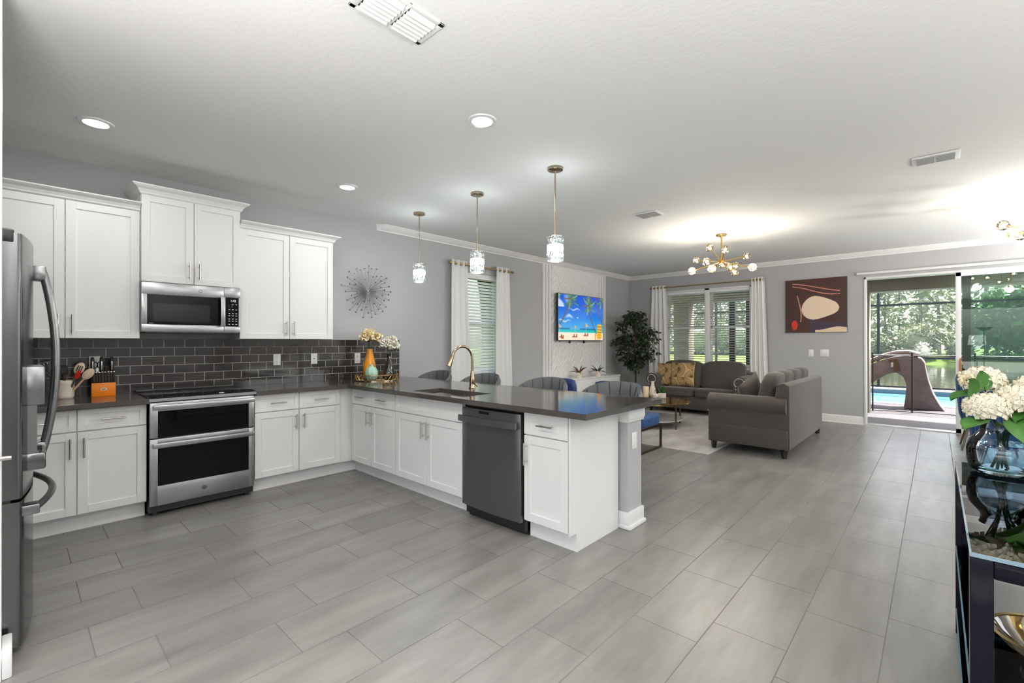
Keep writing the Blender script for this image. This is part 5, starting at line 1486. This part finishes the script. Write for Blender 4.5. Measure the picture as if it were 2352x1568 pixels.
# vase and hydrangeas
VC = Vector((.205, 2.845, GH-.001))
gv = thing('glass_vase', 'clear blue-tinted glass vase of water and stems on the glass console', 'vase', VC)
MB().lathe([(0, .0), (.075, 0), (.098, .012), (.108, .045), (.109, .10), (.100, .135), (.076, .165), (.066, .18), (.066, .205), (.071, .215), (.067, .216), (.062, .205), (.062, .18), (.072, .162), (.095, .13), (.103, .10), (.102, .045), (.09, .018), (.0, .010)], n=44).build('body', 'vase_glass', gv)
MB().lathe([(0, .012), (.088, .02), (.100, .045), (.101, .10), (.093, .128), (0, .128)], n=36).build('water', 'vase_water', gv)
Rr, Ff = _R, _F
def hydrangea(lat, dep, h, r, label, seed, mname='petal_ivory', nl=2, lsz=.10):
    base_ = VC+Vector((0, 0, .014)); t = thing('hydrangea', label, 'flower', base_, 0, 'white hydrangeas in the glass vase')
    rnd = random.Random(seed); top = Rr*lat+Ff*dep+Vector((0, 0, h)); foot = -Rr*lat*.30-Ff*dep*.3; foot.z = .006
    if foot.length > .07: foot = foot*(.07/foot.length)
    neck = Vector((top.x*.25, top.y*.25, .175))
    if Vector((neck.x, neck.y)).length > .045: q = .045/Vector((neck.x, neck.y)).length; neck.x *= q; neck.y *= q
    MB().tube([foot, foot.lerp(neck, .5), neck, neck.lerp(top, .5)+Vector((0, 0, .012)), top], .0055, 7).build('stem', 'stem_green', t)
    b = MB()
    for k in range(64):
        z = 1-1.55*(k+.5)/64; a = k*2.39996; rr = math.sqrt(max(0, 1-z*z)); n_ = Vector((rr*math.cos(a), rr*math.sin(a), z*.85)).normalized()
        c = top+Vector((rr*math.cos(a)*r, rr*math.sin(a)*r, z*r*.78)); s1 = n_.orthogonal().normalized(); s2 = n_.cross(s1); w0 = rnd.uniform(0, 1.5); fs_ = r*.30
        n_ = (n_+Vector((rnd.uniform(-.35, .35), rnd.uniform(-.35, .35), rnd.uniform(-.2, .3)))).normalized()
        for p in range(4):
            aa = w0+p*PI/2; d = s1*math.cos(aa)+s2*math.sin(aa); e = s1*math.cos(aa+PI/2)+s2*math.sin(aa+PI/2)
            b.add([c, c+d*fs_*.6+e*fs_*.48+n_*fs_*.10, c+d*fs_*1.08+n_*fs_*(.12+.2*rnd.random()), c+d*fs_*.6-e*fs_*.48+n_*fs_*.10], [(0, 1, 2), (0, 2, 3)])
    b.sph(top, r*.80, 12, 8, (1, 1, .8)).build('bloom', mname, t, smooth=0)
    for k in range(nl):
        a = rnd.uniform(-1, 1); l = MB(); d = (Rr*(1 if (k+seed) % 2 else -1)+Ff*rnd.uniform(-1.2, .2)+Vector((0, 0, rnd.uniform(-.7, .1)))).normalized(); p = top-Vector((0, 0, r*.75))+d*r*.35
        def lf(u, v, d=d, p=p):
            w_ = math.sin(PI*min(1, u*.96+.02))**.7*(1-.25*u); s_ = d.cross(Vector((0, 0, 1))).normalized(); up = s_.cross(d)
            return p+d*lsz*1.25*u+s_*(v-.5)*lsz*.95*w_+up*(.12*lsz*abs(v-.5)*2-.35*lsz*u*u)
        l.grid(8, 6, lf).build('leaf', 'hyd_leaf', t, smooth=60)
    return t
hydrangea(-.125, -.06, .272, .070, 'white hydrangea head low on the left of the bouquet', 1, nl=2)
hydrangea(-.02, -.08, .305, .072, 'cream hydrangea head in the front centre of the bouquet', 2, nl=1, lsz=.12)
hydrangea(-.02, .06, .372, .072, 'white hydrangea head at the top back of the bouquet', 3, nl=2)
hydrangea(.085, -.06, .345, .072, 'white hydrangea head at the upper right of the bouquet', 4, nl=2, lsz=.13)
hydrangea(.12, .05, .30, .07, 'white hydrangea head at the far right of the bouquet', 5, nl=1, lsz=.13)
sg_ = thing('flower_sprig', 'small pale yellow sprig sticking up at the left of the bouquet', 'flower', VC+Vector((0, 0, .02)))
top = Rr*-.135+Ff*.02+Vector((0, 0, .38)); MB().tube([(0, 0, 0), (-.01, 0, .18), top], .0025, 5).build('stem', 'stem_green', sg_)
b = MB(); rnd = random.Random(8)
for k in range(26): b.sph(top+Vector((rnd.uniform(-.022, .022), rnd.uniform(-.022, .022), rnd.uniform(-.025, .025))), .0055, 6, 4)
b.build('florets', 'petal_cream', sg_)
for (q, lab, sd) in ((Rr*-.15+Ff*-.03+Vector((0, 0, .31)), 'broad green leaf on its stem at the far left of the bouquet', 1), (Rr*-.075+Ff*.0+Vector((0, 0, .345)), 'dark green leaf standing behind the left hydrangea', 2),
                     (Rr*-.03+Ff*-.11+Vector((0, 0, .215)), 'mid green leaf hanging over the vase neck', 3), (Rr*.045+Ff*-.12+Vector((0, 0, .225)), 'large yellow-green leaf hanging at the right front of the vase', 4)):
    lf_ = thing('leaf_stem', lab, 'leaf', VC+Vector((0, 0, .02)), 0, 'loose hydrangea leaves')
    nk = Vector((q.x*.2, q.y*.2, .165)); MB().tube([(0, 0, 0), nk, q], .003, 5).build('stem', 'stem_green', lf_)
    d = (q-nk); d = Vector((d.x, d.y, -.06 if sd > 2 else .03)).normalized(); lsz = (.09, .085, .11, .14)[sd-1]
    s_ = (Rr*(1 if sd != 1 else .5)+Vector((0, 0, .6 if sd == 1 else .12))).normalized(); up = Vector((0, 0, -1)) if sd > 2 else Vector((0, 0, 1)); dd = (d*.35+up*.9).normalized()
    def lf(u, v):
        w_ = math.sin(PI*min(1, u*.95+.03))**.65*(1-.3*u)
        return q+dd*lsz*(u-.15)+s_*(v-.5)*lsz*.95*w_-Ff*(.10*lsz*abs(v-.5)*2)
    MB().grid(10, 8, lf).build('leaf', 'hyd_leaf_light' if sd == 4 else 'hyd_leaf', lf_, smooth=60)
# bowl on the middle shelf
bo = thing('glass_bowl', 'amber glass pedestal bowl on the middle shelf of the glass console', 'bowl', (.235, 1.90, .4055))
MB().lathe([(0, 0), (.05, 0), (.052, .006), (.015, .016), (.012, .03), (.03, .045), (.07, .075), (.105, .105), (.122, .128), (.119, .130), (.10, .108), (.065, .080), (.02, .052), (0, .05)], n=40).build('bowl', 'amber_glass', bo)
b = MB().lathe([(.120, .128), (.126, .130), (.124, .136), (.118, .133)], n=40); b.build('rim', 'gold_rod', bo)
gb = thing('crystal_knob', 'small clear crystal ornament behind the amber bowl on the glass console', 'ornament', (.215, 2.10, .4055))
MB().lathe([(0, 0), (.03, 0), (.032, .01), (.012, .02), (.01, .05)], n=16).build('stand', 'chrome', gb); MB().sph((0, 0, .075), .028, 9, 6).build('crystal', 'crystal', gb, smooth=0)

# ---- dining set at the far right
dt = thing('dining_table', 'long dining table mostly hidden behind the bouquet', 'table', (1.35, 7.0, 0))
MB().box((-.5, -1.2, .73), (.5, 1.2, .76), .006).build('table_top', 'white_gloss', dt)
for x in (-.4, .4):
    for y in (-1.05, 1.05): MB().box((x-.035, y-.035, 0), (x+.035, y+.035, .73), .003).build('leg', 'gunmetal', dt)
def dining(x, y, label):
    t = thing('dining_chair', label, 'dining chair', (x, y, 0), -PI/2, 'blue channel-tufted dining chairs')
    # local: faces +y ... backrest wraps at -y
    b = MB(); NA = 64; NZ = 8; am = 1.75
    def pt(u, v, o):
        a = (u*2-1)*am; z1 = .93-.24*(abs(a)/am)**2.2; z = .36+(z1-.36)*v
        r_ = .235+.04*v+(.018*abs(math.cos(u*PI*12))**.6 if o > 0 else -.03-.010*abs(math.cos(u*PI*12))**.6)*math.sqrt(max(0, 1-(2*v-1)**8))
        return (r_*math.sin(a), -r_*math.cos(a)*1.0, z)
    b.grid(NA, NZ, lambda u, v: pt(u, v, 1)); b.grid(NA, NZ, lambda u, v: pt(u, v, -1)); b.build('shell', 'chair_blue', t, smooth=60)
    MB().sbox((0, .02, .42), (.46, .46, .11), 5, 8).build('seat', 'velvet_blue', t, smooth=80)
    for (sx, sy) in ((-1, -1), (1, -1), (-1, 1), (1, 1)):
        MB().tube([(sx*.15, sy*.15, .38), (sx*.235, sy*.235, .0)], [.016, .010], 10).build('leg', 'bronze_frame', t)
    return t
c0 = dining(.50, 6.33, 'navy blue dining chair directly behind the glass vase')
dup(c0, (.47, 8.22, 0), None, 'blue channel-backed dining chair farthest back beside the door frame')
dup(c0, (.52, 7.25, 0), None, 'blue dining chair between the other two, glimpsed right of the vase')
